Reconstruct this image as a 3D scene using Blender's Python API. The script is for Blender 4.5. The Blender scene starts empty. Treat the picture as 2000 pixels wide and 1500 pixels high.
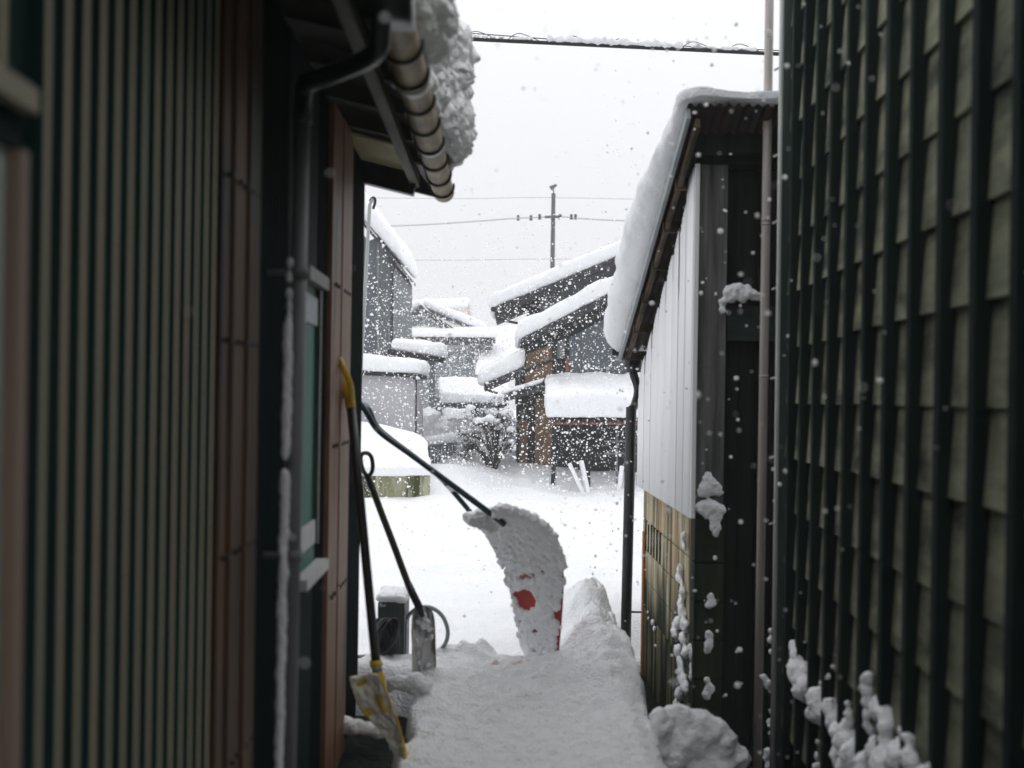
import bpy, math, random
import numpy as np
from mathutils import Vector, Matrix

random.seed(7)
RNG = np.random.default_rng(7)
S = bpy.context.scene
COL = S.collection
R = math.radians

# ------------------------------------------------------------------ camera, world, sun, exposure
EYE_Z = 1.5
F = 2300.0            # focal length in pixels of the 2000 px wide photograph
HOR = 775.0           # eye level in the photograph
ROLL = R(0.85)
cam_d = bpy.data.cameras.new('camera')
cam = bpy.data.objects.new('camera', cam_d)
COL.objects.link(cam)
cam_d.sensor_width = 36.0
cam_d.lens = F / 2000 * 36.0
cam_d.shift_y = (HOR - 750) / 2000
cam_d.clip_start = 0.05
cam_d.clip_end = 600
cam.matrix_world = Matrix.Translation((0, 0, EYE_Z)) @ Matrix.Rotation(R(90), 4, 'X') @ Matrix.Rotation(ROLL, 4, 'Z')
cam_d.dof.use_dof = True
cam_d.dof.focus_distance = 12.0
cam_d.dof.aperture_fstop = 2.3
S.camera = cam

w = bpy.data.worlds.new("World")
S.world = w
w.use_nodes = True
nt = w.node_tree
bg = nt.nodes['Background']
sky = nt.nodes.new('ShaderNodeTexSky')
sky.sky_type = 'NISHITA'
sky.sun_disc = False
sky.sun_elevation = R(48)
sky.sun_rotation = R(25)
hs = nt.nodes.new('ShaderNodeHueSaturation')
hs.inputs['Saturation'].default_value = 0.10
mx = nt.nodes.new('ShaderNodeMix')
mx.data_type = 'RGBA'
mx.inputs['Factor'].default_value = 0.94
# overcast sky: brighter overhead than at the horizon
tcw = nt.nodes.new('ShaderNodeTexCoord')
sepw = nt.nodes.new('ShaderNodeSeparateXYZ')
nt.links.new(tcw.outputs['Generated'], sepw.inputs[0])
mrw = nt.nodes.new('ShaderNodeMapRange')
mrw.inputs['From Min'].default_value = 0.0
mrw.inputs['From Max'].default_value = 1.0
mrw.inputs['To Min'].default_value = 5.8
mrw.inputs['To Max'].default_value = 13.2
nt.links.new(sepw.outputs['Z'], mrw.inputs['Value'])
vmw = nt.nodes.new('ShaderNodeVectorMath')
vmw.operation = 'SCALE'
vmw.inputs[0].default_value = (0.985, 0.995, 1.03)
nt.links.new(mrw.outputs[0], vmw.inputs['Scale'])
nt.links.new(vmw.outputs[0], mx.inputs['B'])
nt.links.new(sky.outputs[0], hs.inputs['Color'])
nt.links.new(hs.outputs[0], mx.inputs['A'])
nt.links.new(mx.outputs['Result'], bg.inputs['Color'])
bg.inputs['Strength'].default_value = 0.1

sun_d = bpy.data.lights.new('sun', 'SUN')
sun_d.energy = 0.5
sun_d.angle = R(60)
sun_d.color = (1, 0.97, 0.93)
sun = bpy.data.objects.new('sun', sun_d)
COL.objects.link(sun)
_sd = Vector((math.sin(R(25)) * math.cos(R(48)), math.cos(R(25)) * math.cos(R(48)), math.sin(R(48))))
sun.rotation_euler = _sd.to_track_quat('Z', 'Y').to_euler()

S.view_settings.view_transform = 'Standard'
S.view_settings.look = 'None'
S.view_settings.exposure = 0.35
S.view_settings.gamma = 1.0
S.render.engine = 'CYCLES'
S.cycles.use_denoising = True
S.cycles.max_bounces = 8
S.cycles.diffuse_bounces = 5
S.cycles.volume_bounces = 2
S.cycles.transparent_max_bounces = 8


# ------------------------------------------------------------------ helpers
def P(px, py, Y):
    """A point of the photograph (2000 x 1500) at distance Y, in metres."""
    dx, dy = px - 1000, py - HOR
    c, s = math.cos(ROLL), math.sin(ROLL)
    x = c * dx + s * dy
    y = -s * dx + c * dy
    return Vector((x / F * Y, Y, EYE_Z - y / F * Y))


_perm = RNG.permutation(256)
_perm = np.concatenate([_perm, _perm, _perm])
_grad = RNG.normal(size=(256, 3))
_grad /= np.linalg.norm(_grad, axis=1)[:, None]


def perlin(p):
    p = np.asarray(p, float)
    i = np.floor(p).astype(int)
    f = p - i
    i &= 255
    u = f * f * f * (f * (f * 6 - 15) + 10)
    out = np.zeros(len(p))
    for dx in (0, 1):
        wx = u[:, 0] if dx else 1 - u[:, 0]
        for dy in (0, 1):
            wy = u[:, 1] if dy else 1 - u[:, 1]
            for dz in (0, 1):
                wz = u[:, 2] if dz else 1 - u[:, 2]
                h = _perm[_perm[_perm[(i[:, 0] + dx) & 255] + ((i[:, 1] + dy) & 255)] + ((i[:, 2] + dz) & 255)]
                g = _grad[h]
                out += wx * wy * wz * (g[:, 0] * (f[:, 0] - dx) + g[:, 1] * (f[:, 1] - dy) + g[:, 2] * (f[:, 2] - dz))
    return out * 1.6


def fbm(p, octaves=3, gain=0.5):
    p = np.asarray(p, float)
    a, t = 1.0, 0
    for k in range(octaves):
        t = t + a * perlin(p * 2 ** k + 17.3 * k)
        a *= gain
    return t


def smooth(a, b, x):
    t = np.clip((x - a) / (b - a), 0, 1)
    return t * t * (3 - 2 * t)


def tag(o, label=None, cat=None, group=None, kind=None):
    if label: o['label'] = label
    if cat: o['category'] = cat
    if group: o['group'] = group
    if kind: o['kind'] = kind
    return o


def thing(name, loc, label, cat, group=None):
    o = bpy.data.objects.new(name, None)
    o.empty_display_size = 0.1
    COL.objects.link(o)
    o.location = loc
    return tag(o, label, cat, group)


def wloc(o):
    v = Vector((0, 0, 0))
    while o:
        v += o.location
        o = o.parent
    return v


def link_mesh(name, verts, faces, mats, parent=None, smooth_sh=False, mi=None):
    me = bpy.data.meshes.new(name)
    off = wloc(parent) if parent else Vector((0, 0, 0))
    if isinstance(verts, np.ndarray):
        vv = verts - np.array(off)
        vv = vv.tolist()
    else:
        vv = [tuple(Vector(v) - off) for v in verts]
    me.from_pydata(vv, [], faces)
    if not isinstance(mats, (list, tuple)): mats = [mats]
    for m in mats: me.materials.append(m)
    if mi is not None: me.polygons.foreach_set('material_index', mi)
    if smooth_sh: me.polygons.foreach_set('use_smooth', [True] * len(me.polygons))
    me.update()
    o = bpy.data.objects.new(name, me)
    COL.objects.link(o)
    if parent: o.parent = parent
    return o


class MB:
    def __init__(s):
        s.v, s.f, s.m, s.cur, s.cuts = [], [], [], 0, []

    def mat(s, k):
        s.cur = k
        return s

    def add(s, vs, fs):
        b = len(s.v)
        s.cuts.append((b, len(s.f)))
        s.v += [Vector(v) for v in vs]
        s.f += [tuple(b + i for i in f) for f in fs]
        s.m += [s.cur] * len(fs)
        return s

    def hexa(s, p):
        """8 points: bottom ring 0-3, top ring 4-7."""
        return s.add(p, [(3, 2, 1, 0), (4, 5, 6, 7), (0, 1, 5, 4), (1, 2, 6, 5), (2, 3, 7, 6), (3, 0, 4, 7)])

    def box(s, x0, x1, y0, y1, z0, z1):
        return s.hexa([(x0, y0, z0), (x1, y0, z0), (x1, y1, z0), (x0, y1, z0),
                       (x0, y0, z1), (x1, y0, z1), (x1, y1, z1), (x0, y1, z1)])

    def bar(s, a, b, w, h, up=(0, 0, 1)):
        a, b = Vector(a), Vector(b)
        d = (b - a).normalized()
        u = Vector(up)
        r = d.cross(u)
        if r.length < 1e-4: r = d.cross(Vector((0, 1, 0)))
        r.normalize()
        u = r.cross(d)
        r *= w / 2
        u *= h / 2
        return s.hexa([a - r - u, a + r - u, b + r - u, b - r - u, a - r + u, a + r + u, b + r + u, b - r + u])

    def prism(s, poly, vec):
        """Closed polygon of points extruded along vec."""
        n = len(poly)
        vec = Vector(vec)
        vs = [Vector(p) for p in poly] + [Vector(p) + vec for p in poly]
        fs = [tuple(range(n)), tuple(range(2 * n - 1, n - 1, -1))]
        fs += [(i, i + n, (i + 1) % n + n, (i + 1) % n) for i in range(n)]
        return s.add(vs, fs)

    def tube(s, pts, r, n=10, closed=False, cap=True):
        pts = [Vector(p) for p in pts]
        m = len(pts)
        rr = r if isinstance(r, (list, tuple)) else [r] * m
        tang = []
        for i in range(m):
            a = pts[(i - 1) % m] if closed else pts[max(i - 1, 0)]
            b = pts[(i + 1) % m] if closed else pts[min(i + 1, m - 1)]
            tang.append((b - a).normalized())
        t0 = tang[0]
        u = t0.cross(Vector((0, 0, 1)))
        if u.length < 1e-3: u = t0.cross(Vector((1, 0, 0)))
        u.normalize()
        vs, fs = [], []
        for i in range(m):
            u = (u - tang[i] * u.dot(tang[i])).normalized()
            v = tang[i].cross(u)
            for k in range(n):
                a = 2 * math.pi * k / n
                vs.append(pts[i] + (u * math.cos(a) + v * math.sin(a)) * rr[i])
        rng = m if closed else m - 1
        for i in range(rng):
            j = (i + 1) % m
            for k in range(n):
                l = (k + 1) % n
                fs.append((i * n + k, i * n + l, j * n + l, j * n + k))
        if cap and not closed:
            fs.append(tuple(range(n - 1, -1, -1)))
            fs.append(tuple((m - 1) * n + k for k in range(n)))
        return s.add(vs, fs)

    def split(s, name, mats, parent=None, smooth_sh=False):
        """Each added piece becomes a part of its own."""
        ends = s.cuts + [(len(s.v), len(s.f))]
        out = []
        for (v0, f0), (v1, f1) in zip(ends[:-1], ends[1:]):
            out.append(link_mesh(name, s.v[v0:v1], [tuple(i - v0 for i in f) for f in s.f[f0:f1]], mats, parent, smooth_sh, s.m[f0:f1]))
        return out

    def build(s, name, mats, parent=None, smooth_sh=False):
        return link_mesh(name, s.v, s.f, mats, parent, smooth_sh, s.m)


def curve_pts(pts, n=6, closed=False):
    """Catmull-Rom through pts."""
    pts = [Vector(p) for p in pts]
    m = len(pts)
    out = []
    for i in range(m if closed else m - 1):
        p1, p2 = pts[i], pts[(i + 1) % m]
        p0 = pts[(i - 1) % m] if (closed or i > 0) else p1
        p3 = pts[(i + 2) % m] if (closed or i + 2 < m) else p2
        for k in range(n):
            t = k / n
            out.append(0.5 * ((2 * p1) + (p2 - p0) * t + (2 * p0 - 5 * p1 + 4 * p2 - p3) * t * t + (3 * p1 - p0 - 3 * p2 + p3) * t ** 3))
    if not closed: out.append(pts[-1])
    return out


# ------------------------------------------------------------------ materials
def lin(c):
    return tuple(((v / 255) / 12.92 if v / 255 <= 0.04045 else ((v / 255 + 0.055) / 1.055) ** 2.4) for v in c)


def material(name, c1, c2=None, scale=(4, 4, 4), rough=0.7, spec=0.3, detail=4, lo=0.35, hi=0.65, c3=None, scale3=(2, 2, 2),
             lo3=0.55, hi3=0.7, bump=0.0, bscale=30, bdist=0.01, metal=0.0, sss=0.0, c4=None, scale4=(2, 2, 2), lo4=0.55, hi4=0.7):
    """Principled material whose colour wanders between c1 and c2 (noise), with patches of c3."""
    m = bpy.data.materials.new(name)
    m.use_nodes = True
    t = m.node_tree
    b = t.nodes['Principled BSDF']
    b.inputs['Roughness'].default_value = rough
    b.inputs['Specular IOR Level'].default_value = spec
    b.inputs['Metallic'].default_value = metal
    b.inputs['Base Color'].default_value = (*c1, 1)
    tc = t.nodes.new('ShaderNodeTexCoord')

    def noise(sc, lo, hi, det):
        mp = t.nodes.new('ShaderNodeMapping')
        mp.inputs['Scale'].default_value = sc
        t.links.new(tc.outputs['Object'], mp.inputs[0])
        n = t.nodes.new('ShaderNodeTexNoise')
        n.inputs['Scale'].default_value = 1
        n.inputs['Detail'].default_value = det
        n.inputs['Roughness'].default_value = 0.6
        t.links.new(mp.outputs[0], n.inputs['Vector'])
        r = t.nodes.new('ShaderNodeMapRange')
        r.inputs['From Min'].default_value = lo
        r.inputs['From Max'].default_value = hi
        t.links.new(n.outputs['Fac'], r.inputs['Value'])
        return r.outputs[0]
    colour = None
    if c2:
        mix = t.nodes.new('ShaderNodeMix')
        mix.data_type = 'RGBA'
        mix.inputs['A'].default_value = (*c1, 1)
        mix.inputs['B'].default_value = (*c2, 1)
        t.links.new(noise(scale, lo, hi, detail), mix.inputs['Factor'])
        colour = mix.outputs['Result']
        if c3:
            mix2 = t.nodes.new('ShaderNodeMix')
            mix2.data_type = 'RGBA'
            t.links.new(colour, mix2.inputs['A'])
            mix2.inputs['B'].default_value = (*c3, 1)
            t.links.new(noise(scale3, lo3, hi3, detail), mix2.inputs['Factor'])
            colour = mix2.outputs['Result']
        if c4:
            mix3 = t.nodes.new('ShaderNodeMix')
            mix3.data_type = 'RGBA'
            t.links.new(colour, mix3.inputs['A'])
            mix3.inputs['B'].default_value = (*c4, 1)
            t.links.new(noise(scale4, lo4, hi4, detail), mix3.inputs['Factor'])
            colour = mix3.outputs['Result']
        t.links.new(colour, b.inputs['Base Color'])
    if bump:
        n = t.nodes.new('ShaderNodeTexNoise')
        n.inputs['Scale'].default_value = bscale
        n.inputs['Detail'].default_value = 4
        t.links.new(tc.outputs['Object'], n.inputs['Vector'])
        bp = t.nodes.new('ShaderNodeBump')
        bp.inputs['Strength'].default_value = bump
        bp.inputs['Distance'].default_value = bdist
        t.links.new(n.outputs['Fac'], bp.inputs['Height'])
        t.links.new(bp.outputs[0], b.inputs['Normal'])
    if sss:
        b.inputs['Subsurface Weight'].default_value = sss
        b.inputs['Subsurface Radius'].default_value = (0.03, 0.035, 0.04)
    return m


M = {}
M['snow'] = material('snow', (0.91, 0.925, 0.945), (0.94, 0.95, 0.96), (3, 3, 3), 0.75, 0.15, bump=0.8, bscale=85, bdist=0.012)
M['snow_trod'] = material('snow_trodden', (0.88, 0.90, 0.92), (0.94, 0.95, 0.96), (16, 16, 16), 0.7, 0.2, bump=1.0, bscale=75, bdist=0.022)
M['snow_pink'] = material('snow_pinkish', (0.80, 0.55, 0.48), (0.86, 0.80, 0.78), (14, 14, 14), 0.75, 0.15, bump=0.5, bscale=60)
M['rib'] = material('rib_lit_tone', (0.33, 0.325, 0.225), (0.46, 0.37, 0.24), (9, 9, 0.6), 0.55, 0.4)  # lit tone of the rib tops, put into the colour
M['groove'] = material('groove_shade_tone', (0.015, 0.044, 0.042), (0.022, 0.056, 0.053), (6, 6, 0.6), 0.75, 0.08)  # same metal, shade of rib sides and grooves painted in
M['dark_metal'] = material('dark_cladding', (0.005, 0.014, 0.016), (0.010, 0.022, 0.024), (9, 9, 0.5), 0.75, 0.06)
M['brown_wood'] = material('brown_boards', (0.032, 0.022, 0.012), (0.125, 0.060, 0.028), (10, 12, 0.7), 0.6, 0.3, c3=(0.026, 0.026, 0.018), scale3=(3, 4, 1.1), lo3=0.50, hi3=0.64)
M['brown_board'] = material('brown_trim', (0.19, 0.10, 0.055), (0.26, 0.13, 0.072), (14, 14, 0.8), 0.55, 0.35, c3=(0.07, 0.045, 0.03), scale3=(5, 5, 1.2), lo3=0.56, hi3=0.68)
M['black'] = material('black_paint', (0.008, 0.011, 0.012), (0.014, 0.017, 0.018), (12, 12, 12), 0.45, 0.4)
M['pipe_grey'] = material('pipe_grey', (0.13, 0.14, 0.145), (0.17, 0.18, 0.185), (14, 14, 1.5), 0.5, 0.4)
M['pipe_dark'] = material('pipe_dark', (0.007, 0.014, 0.016), (0.011, 0.019, 0.021), (14, 14, 2), 0.4, 0.5)
M['soffit'] = material('soffit_wood', (0.018, 0.022, 0.016), (0.035, 0.036, 0.024), (16, 2, 16), 0.75, 0.2)
M['pale_wood'] = material('pale_wood', (0.06, 0.055, 0.04), (0.13, 0.12, 0.09), (18, 2, 18), 0.7, 0.25)
M['eave_sheet'] = material('eave_sheet', (0.42, 0.38, 0.19), (0.55, 0.50, 0.28), (8, 3, 8), 0.5, 0.3)
M['white_frame'] = material('white_frame', (0.62, 0.63, 0.64), (0.5, 0.5, 0.5), (9, 9, 3), 0.5, 0.4)
M['frame_dark'] = material('window_frame', (0.05, 0.05, 0.038), (0.10, 0.10, 0.075), (9, 9, 3), 0.45, 0.4)
M['frame_tan'] = material('window_casing', (0.24, 0.22, 0.155), (0.30, 0.27, 0.19), (7, 7, 2), 0.5, 0.4)
M['frame_pink'] = material('window_jamb', (0.26, 0.18, 0.14), (0.32, 0.22, 0.175), (7, 7, 1), 0.5, 0.4)
M['green_glass'] = material('green_glass', (0.008, 0.13, 0.092), (0.016, 0.18, 0.128), (12, 12, 1), 0.5, 0.25)
M['milk_glass'] = material('milk_glass', (0.62, 0.70, 0.67), (0.70, 0.76, 0.74), (5, 5, 1), 0.25, 0.5)
M['paper'] = material('paper', (0.72, 0.74, 0.78), (0.5, 0.55, 0.62), (60, 60, 60), 0.8, 0.1)
M['board'] = material('weathered_board', (0.13, 0.145, 0.102), (0.27, 0.275, 0.19), (9, 2.0, 14), 0.8, 0.15, c3=(0.030, 0.042, 0.034), scale3=(6, 2.4, 7), lo3=0.50, hi3=0.68, bump=0.35, bscale=60)
M['batten'] = material('batten', (0.006, 0.013, 0.012), (0.014, 0.025, 0.022), (12, 12, 1), 0.85, 0.05)
M['corner'] = material('corner_board', (0.045, 0.068, 0.062), (0.075, 0.10, 0.09), (14, 14, 0.8), 0.8, 0.08)
M['pipe_beige'] = material('pipe_beige', (0.38, 0.34, 0.31), (0.48, 0.44, 0.41), (12, 12, 1.2), 0.5, 0.3)
M['conduit'] = material('conduit', (0.42, 0.44, 0.42), (0.55, 0.57, 0.55), (12, 12, 2), 0.45, 0.3)
M['old_wood'] = material('old_wood', (0.045, 0.048, 0.046), (0.17, 0.17, 0.16), (26, 26, 1.2), 0.8, 0.2, detail=6, bump=0.3, bscale=40)
M['dark_wood'] = material('dark_wood', (0.009, 0.013, 0.012), (0.022, 0.026, 0.024), (18, 18, 1), 0.85, 0.05, bump=0.2, bscale=40)
M['rail_wood'] = material('rail_wood', (0.022, 0.035, 0.032), (0.04, 0.052, 0.047), (2, 12, 14), 0.85, 0.06)
M['raw_wood'] = material('raw_wood', (0.022, 0.017, 0.010), (0.12, 0.088, 0.052), (12, 2, 12), 0.7, 0.2)
M['poly'] = material('white_sheet', (0.84, 0.85, 0.87), (0.90, 0.90, 0.91), (5, 30, 0.4), 0.35, 0.4)
M['rust_roof'] = material('rusty_sheet', (0.012, 0.011, 0.011), (0.05, 0.02, 0.017), (9, 3, 9), 0.7, 0.3)
M['roof_metal'] = material('roof_metal', (0.22, 0.25, 0.26), (0.32, 0.35, 0.35), (9, 3, 9), 0.5, 0.4)
M['ground'] = material('wet_ground', (0.007, 0.011, 0.011), (0.017, 0.022, 0.021), (5, 5, 5), 0.85, 0.06, bump=0.6, bscale=25, bdist=0.02)
M['rubber'] = material('rubber', (0.007, 0.008, 0.009), (0.012, 0.013, 0.014), (20, 20, 20), 0.4, 0.5)
M['yellow'] = material('yellow_plastic', (0.62, 0.38, 0.012), (0.70, 0.45, 0.02), (12, 12, 12), 0.4, 0.5)
M['yellow_frost'] = material('frosted_yellow', (0.84, 0.83, 0.66), (0.90, 0.90, 0.86), (12, 12, 12), 0.6, 0.3)
M['blue_tube'] = material('blue_enamel', (0.007, 0.030, 0.042), (0.012, 0.042, 0.058), (9, 9, 9), 0.28, 0.6)
M['red'] = material('red_enamel', (0.42, 0.016, 0.010), (0.34, 0.02, 0.012), (9, 9, 9), 0.4, 0.5, c3=(0.62, 0.27, 0.20), scale3=(5, 5, 5), lo3=0.58, hi3=0.62)
M['steel'] = material('worn_steel', (0.16, 0.15, 0.145), (0.34, 0.32, 0.31), (20, 20, 8), 0.55, 0.4, c3=(0.72, 0.70, 0.70), scale3=(30, 30, 9), lo3=0.42, hi3=0.54, metal=0.0)
M['shaft_wood'] = material('shaft_wood', (0.035, 0.030, 0.016), (0.08, 0.058, 0.028), (20, 20, 3), 0.55, 0.3)
M['box_grey'] = material('box_grey', (0.055, 0.072, 0.074), (0.075, 0.095, 0.097), (7, 7, 7), 0.55, 0.3, c3=(0.5, 0.52, 0.53), scale3=(24, 24, 24), lo3=0.66, hi3=0.70)
M['hose_grey'] = material('hose_grey', (0.22, 0.25, 0.25), (0.28, 0.31, 0.31), (9, 9, 9), 0.5, 0.3)
M['moss_block'] = material('mossy_concrete', (0.17, 0.16, 0.085), (0.62, 0.54, 0.39), (24, 26, 0.7), 0.9, 0.1, detail=6, c3=(0.045, 0.055, 0.03), scale3=(13, 13, 0.9), lo3=0.52, hi3=0.64, bump=0.4, bscale=40, c4=(0.42, 0.17, 0.07), scale4=(9.3, 8.1, 0.5), lo4=0.60, hi4=0.68)
_t = M['moss_block'].node_tree
_b = _t.nodes['Principled BSDF']
_src = _b.inputs['Base Color'].links[0].from_socket
_tc = _t.nodes.new('ShaderNodeTexCoord')
_sx = _t.nodes.new('ShaderNodeSeparateXYZ')
_t.links.new(_tc.outputs['Object'], _sx.inputs[0])
_mp = _t.nodes.new('ShaderNodeMapping')
_mp.inputs['Scale'].default_value = (7, 7, 1.6)
_t.links.new(_tc.outputs['Object'], _mp.inputs[0])
_nz = _t.nodes.new('ShaderNodeTexNoise')
_nz.inputs['Scale'].default_value = 1
_nz.inputs['Detail'].default_value = 5
_t.links.new(_mp.outputs[0], _nz.inputs['Vector'])
_ma = _t.nodes.new('ShaderNodeMath')
_ma.operation = 'MULTIPLY_ADD'
_ma.inputs[1].default_value = 1.3
_t.links.new(_nz.outputs['Fac'], _ma.inputs[0])
_t.links.new(_sx.outputs['Z'], _ma.inputs[2])
_mr = _t.nodes.new('ShaderNodeMapRange')          # algae climbing from the wet ditch in tongues
_mr.inputs['From Min'].default_value = 1.25
_mr.inputs['From Max'].default_value = 0.85
_t.links.new(_ma.outputs[0], _mr.inputs['Value'])
_mm = _t.nodes.new('ShaderNodeMix')
_mm.data_type = 'RGBA'
_t.links.new(_mr.outputs[0], _mm.inputs['Factor'])
_t.links.new(_src, _mm.inputs['A'])
_mm.inputs['B'].default_value = (0.022, 0.030, 0.018, 1)
_t.links.new(_mm.outputs['Result'], _b.inputs['Base Color'])
M['moss_low'] = material('mossy_concrete_low', (0.05, 0.06, 0.03), (0.30, 0.27, 0.17), (20, 22, 0.7), 0.9, 0.1, detail=6, c3=(0.014, 0.020, 0.012), scale3=(7, 7, 1.1), lo3=0.40, hi3=0.55, bump=0.4, bscale=40, c4=(0.30, 0.12, 0.06), scale4=(9.3, 8.1, 0.5), lo4=0.62, hi4=0.70)
M['moss_and_slot_shade'] = material('damp_and_slot_shade', (0.014, 0.020, 0.013), (0.04, 0.048, 0.03), (8, 8, 1), 0.9, 0.1, bump=0.3, bscale=40)
M['rust_streak'] = material('rust_streak', (0.30, 0.13, 0.045), (0.46, 0.24, 0.09), (20, 20, 1), 0.9, 0.1, c3=(0.16, 0.14, 0.06), scale3=(14, 14, 1.5), lo3=0.52, hi3=0.62)
M['con_wall'] = material('stained_concrete', (0.20, 0.21, 0.10), (0.58, 0.57, 0.44), (5, 5, 1.0), 0.9, 0.1, c3=(0.055, 0.065, 0.02), scale3=(6, 6, 0.8), lo3=0.45, hi3=0.6)
M['slate_wall'] = material('slate_blue_wall', (0.075, 0.092, 0.105), (0.12, 0.14, 0.155), (3, 3, 1), 0.6, 0.3)  # lightened so the colour carries part of the distance haze
M['grey_wall'] = material('grey_wall', (0.15, 0.17, 0.18), (0.24, 0.26, 0.27), (4, 4, 1), 0.7, 0.2)  # haze over the far walls partly put into this paler grey
M['pale_wall'] = material('pale_grey_wall', (0.42, 0.42, 0.44), (0.48, 0.48, 0.50), (4, 4, 1), 0.7, 0.2)
M['brown_wall'] = material('brown_earth_wall', (0.15, 0.092, 0.055), (0.27, 0.17, 0.105), (4, 4, 2), 0.9, 0.1)
M['black_wood'] = material('black_wood', (0.014, 0.016, 0.018), (0.032, 0.035, 0.037), (12, 12, 1.5), 0.85, 0.15)
M['tile'] = material('roof_tile', (0.022, 0.025, 0.028), (0.045, 0.05, 0.053), (9, 9, 9), 0.5, 0.35)
M['red_beam'] = material('red_beam', (0.26, 0.07, 0.05), (0.34, 0.11, 0.08), (9, 9, 9), 0.7, 0.2)
M['foliage'] = material('dark_needles', (0.030, 0.042, 0.036), (0.055, 0.070, 0.058), (9, 9, 9), 0.8, 0.2)
M['bark'] = material('bark', (0.035, 0.032, 0.028), (0.06, 0.055, 0.05), (9, 9, 9), 0.9, 0.1)
M['cable'] = material('cable_black', (0.012, 0.014, 0.015), (0.02, 0.022, 0.024), (9, 9, 9), 0.5, 0.3)
M['wire_white'] = material('snowy_wire', (0.42, 0.43, 0.44), (0.50, 0.51, 0.52), (9, 9, 9), 0.7, 0.2)
M['far_wall'] = material('far_pale_wall', (0.62, 0.55, 0.53), (0.66, 0.60, 0.58), (3, 3, 3), 0.8, 0.2)
M['pole'] = material('pole_concrete', (0.035, 0.04, 0.043), (0.07, 0.075, 0.08), (9, 9, 3), 0.8, 0.2)


def two_sided(name, col, trans):
    m = bpy.data.materials.new(name)
    m.use_nodes = True
    t = m.node_tree
    out = t.nodes['Material Output']
    t.nodes.remove(t.nodes['Principled BSDF'])
    d = t.nodes.new('ShaderNodeBsdfDiffuse')
    d.inputs['Color'].default_value = (*col, 1)
    l = t.nodes.new('ShaderNodeBsdfTranslucent')
    l.inputs['Color'].default_value = (*col, 1)
    x = t.nodes.new('ShaderNodeMixShader')
    x.inputs[0].default_value = trans
    t.links.new(d.outputs[0], x.inputs[1])
    t.links.new(l.outputs[0], x.inputs[2])
    t.links.new(x.outputs[0], out.inputs['Surface'])
    return m


M['flake'] = two_sided('snowflake', (1.0, 1.0, 1.0), 0.5)
M['gutter_dark'] = material('gutter_sleeve', (0.42, 0.40, 0.33), (0.5, 0.48, 0.42), (9, 9, 9), 0.4, 0.5)
M['gutter'] = material('yellowed_gutter', (0.13, 0.085, 0.026), (0.40, 0.30, 0.13), (14, 6, 14), 0.5, 0.2)


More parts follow.
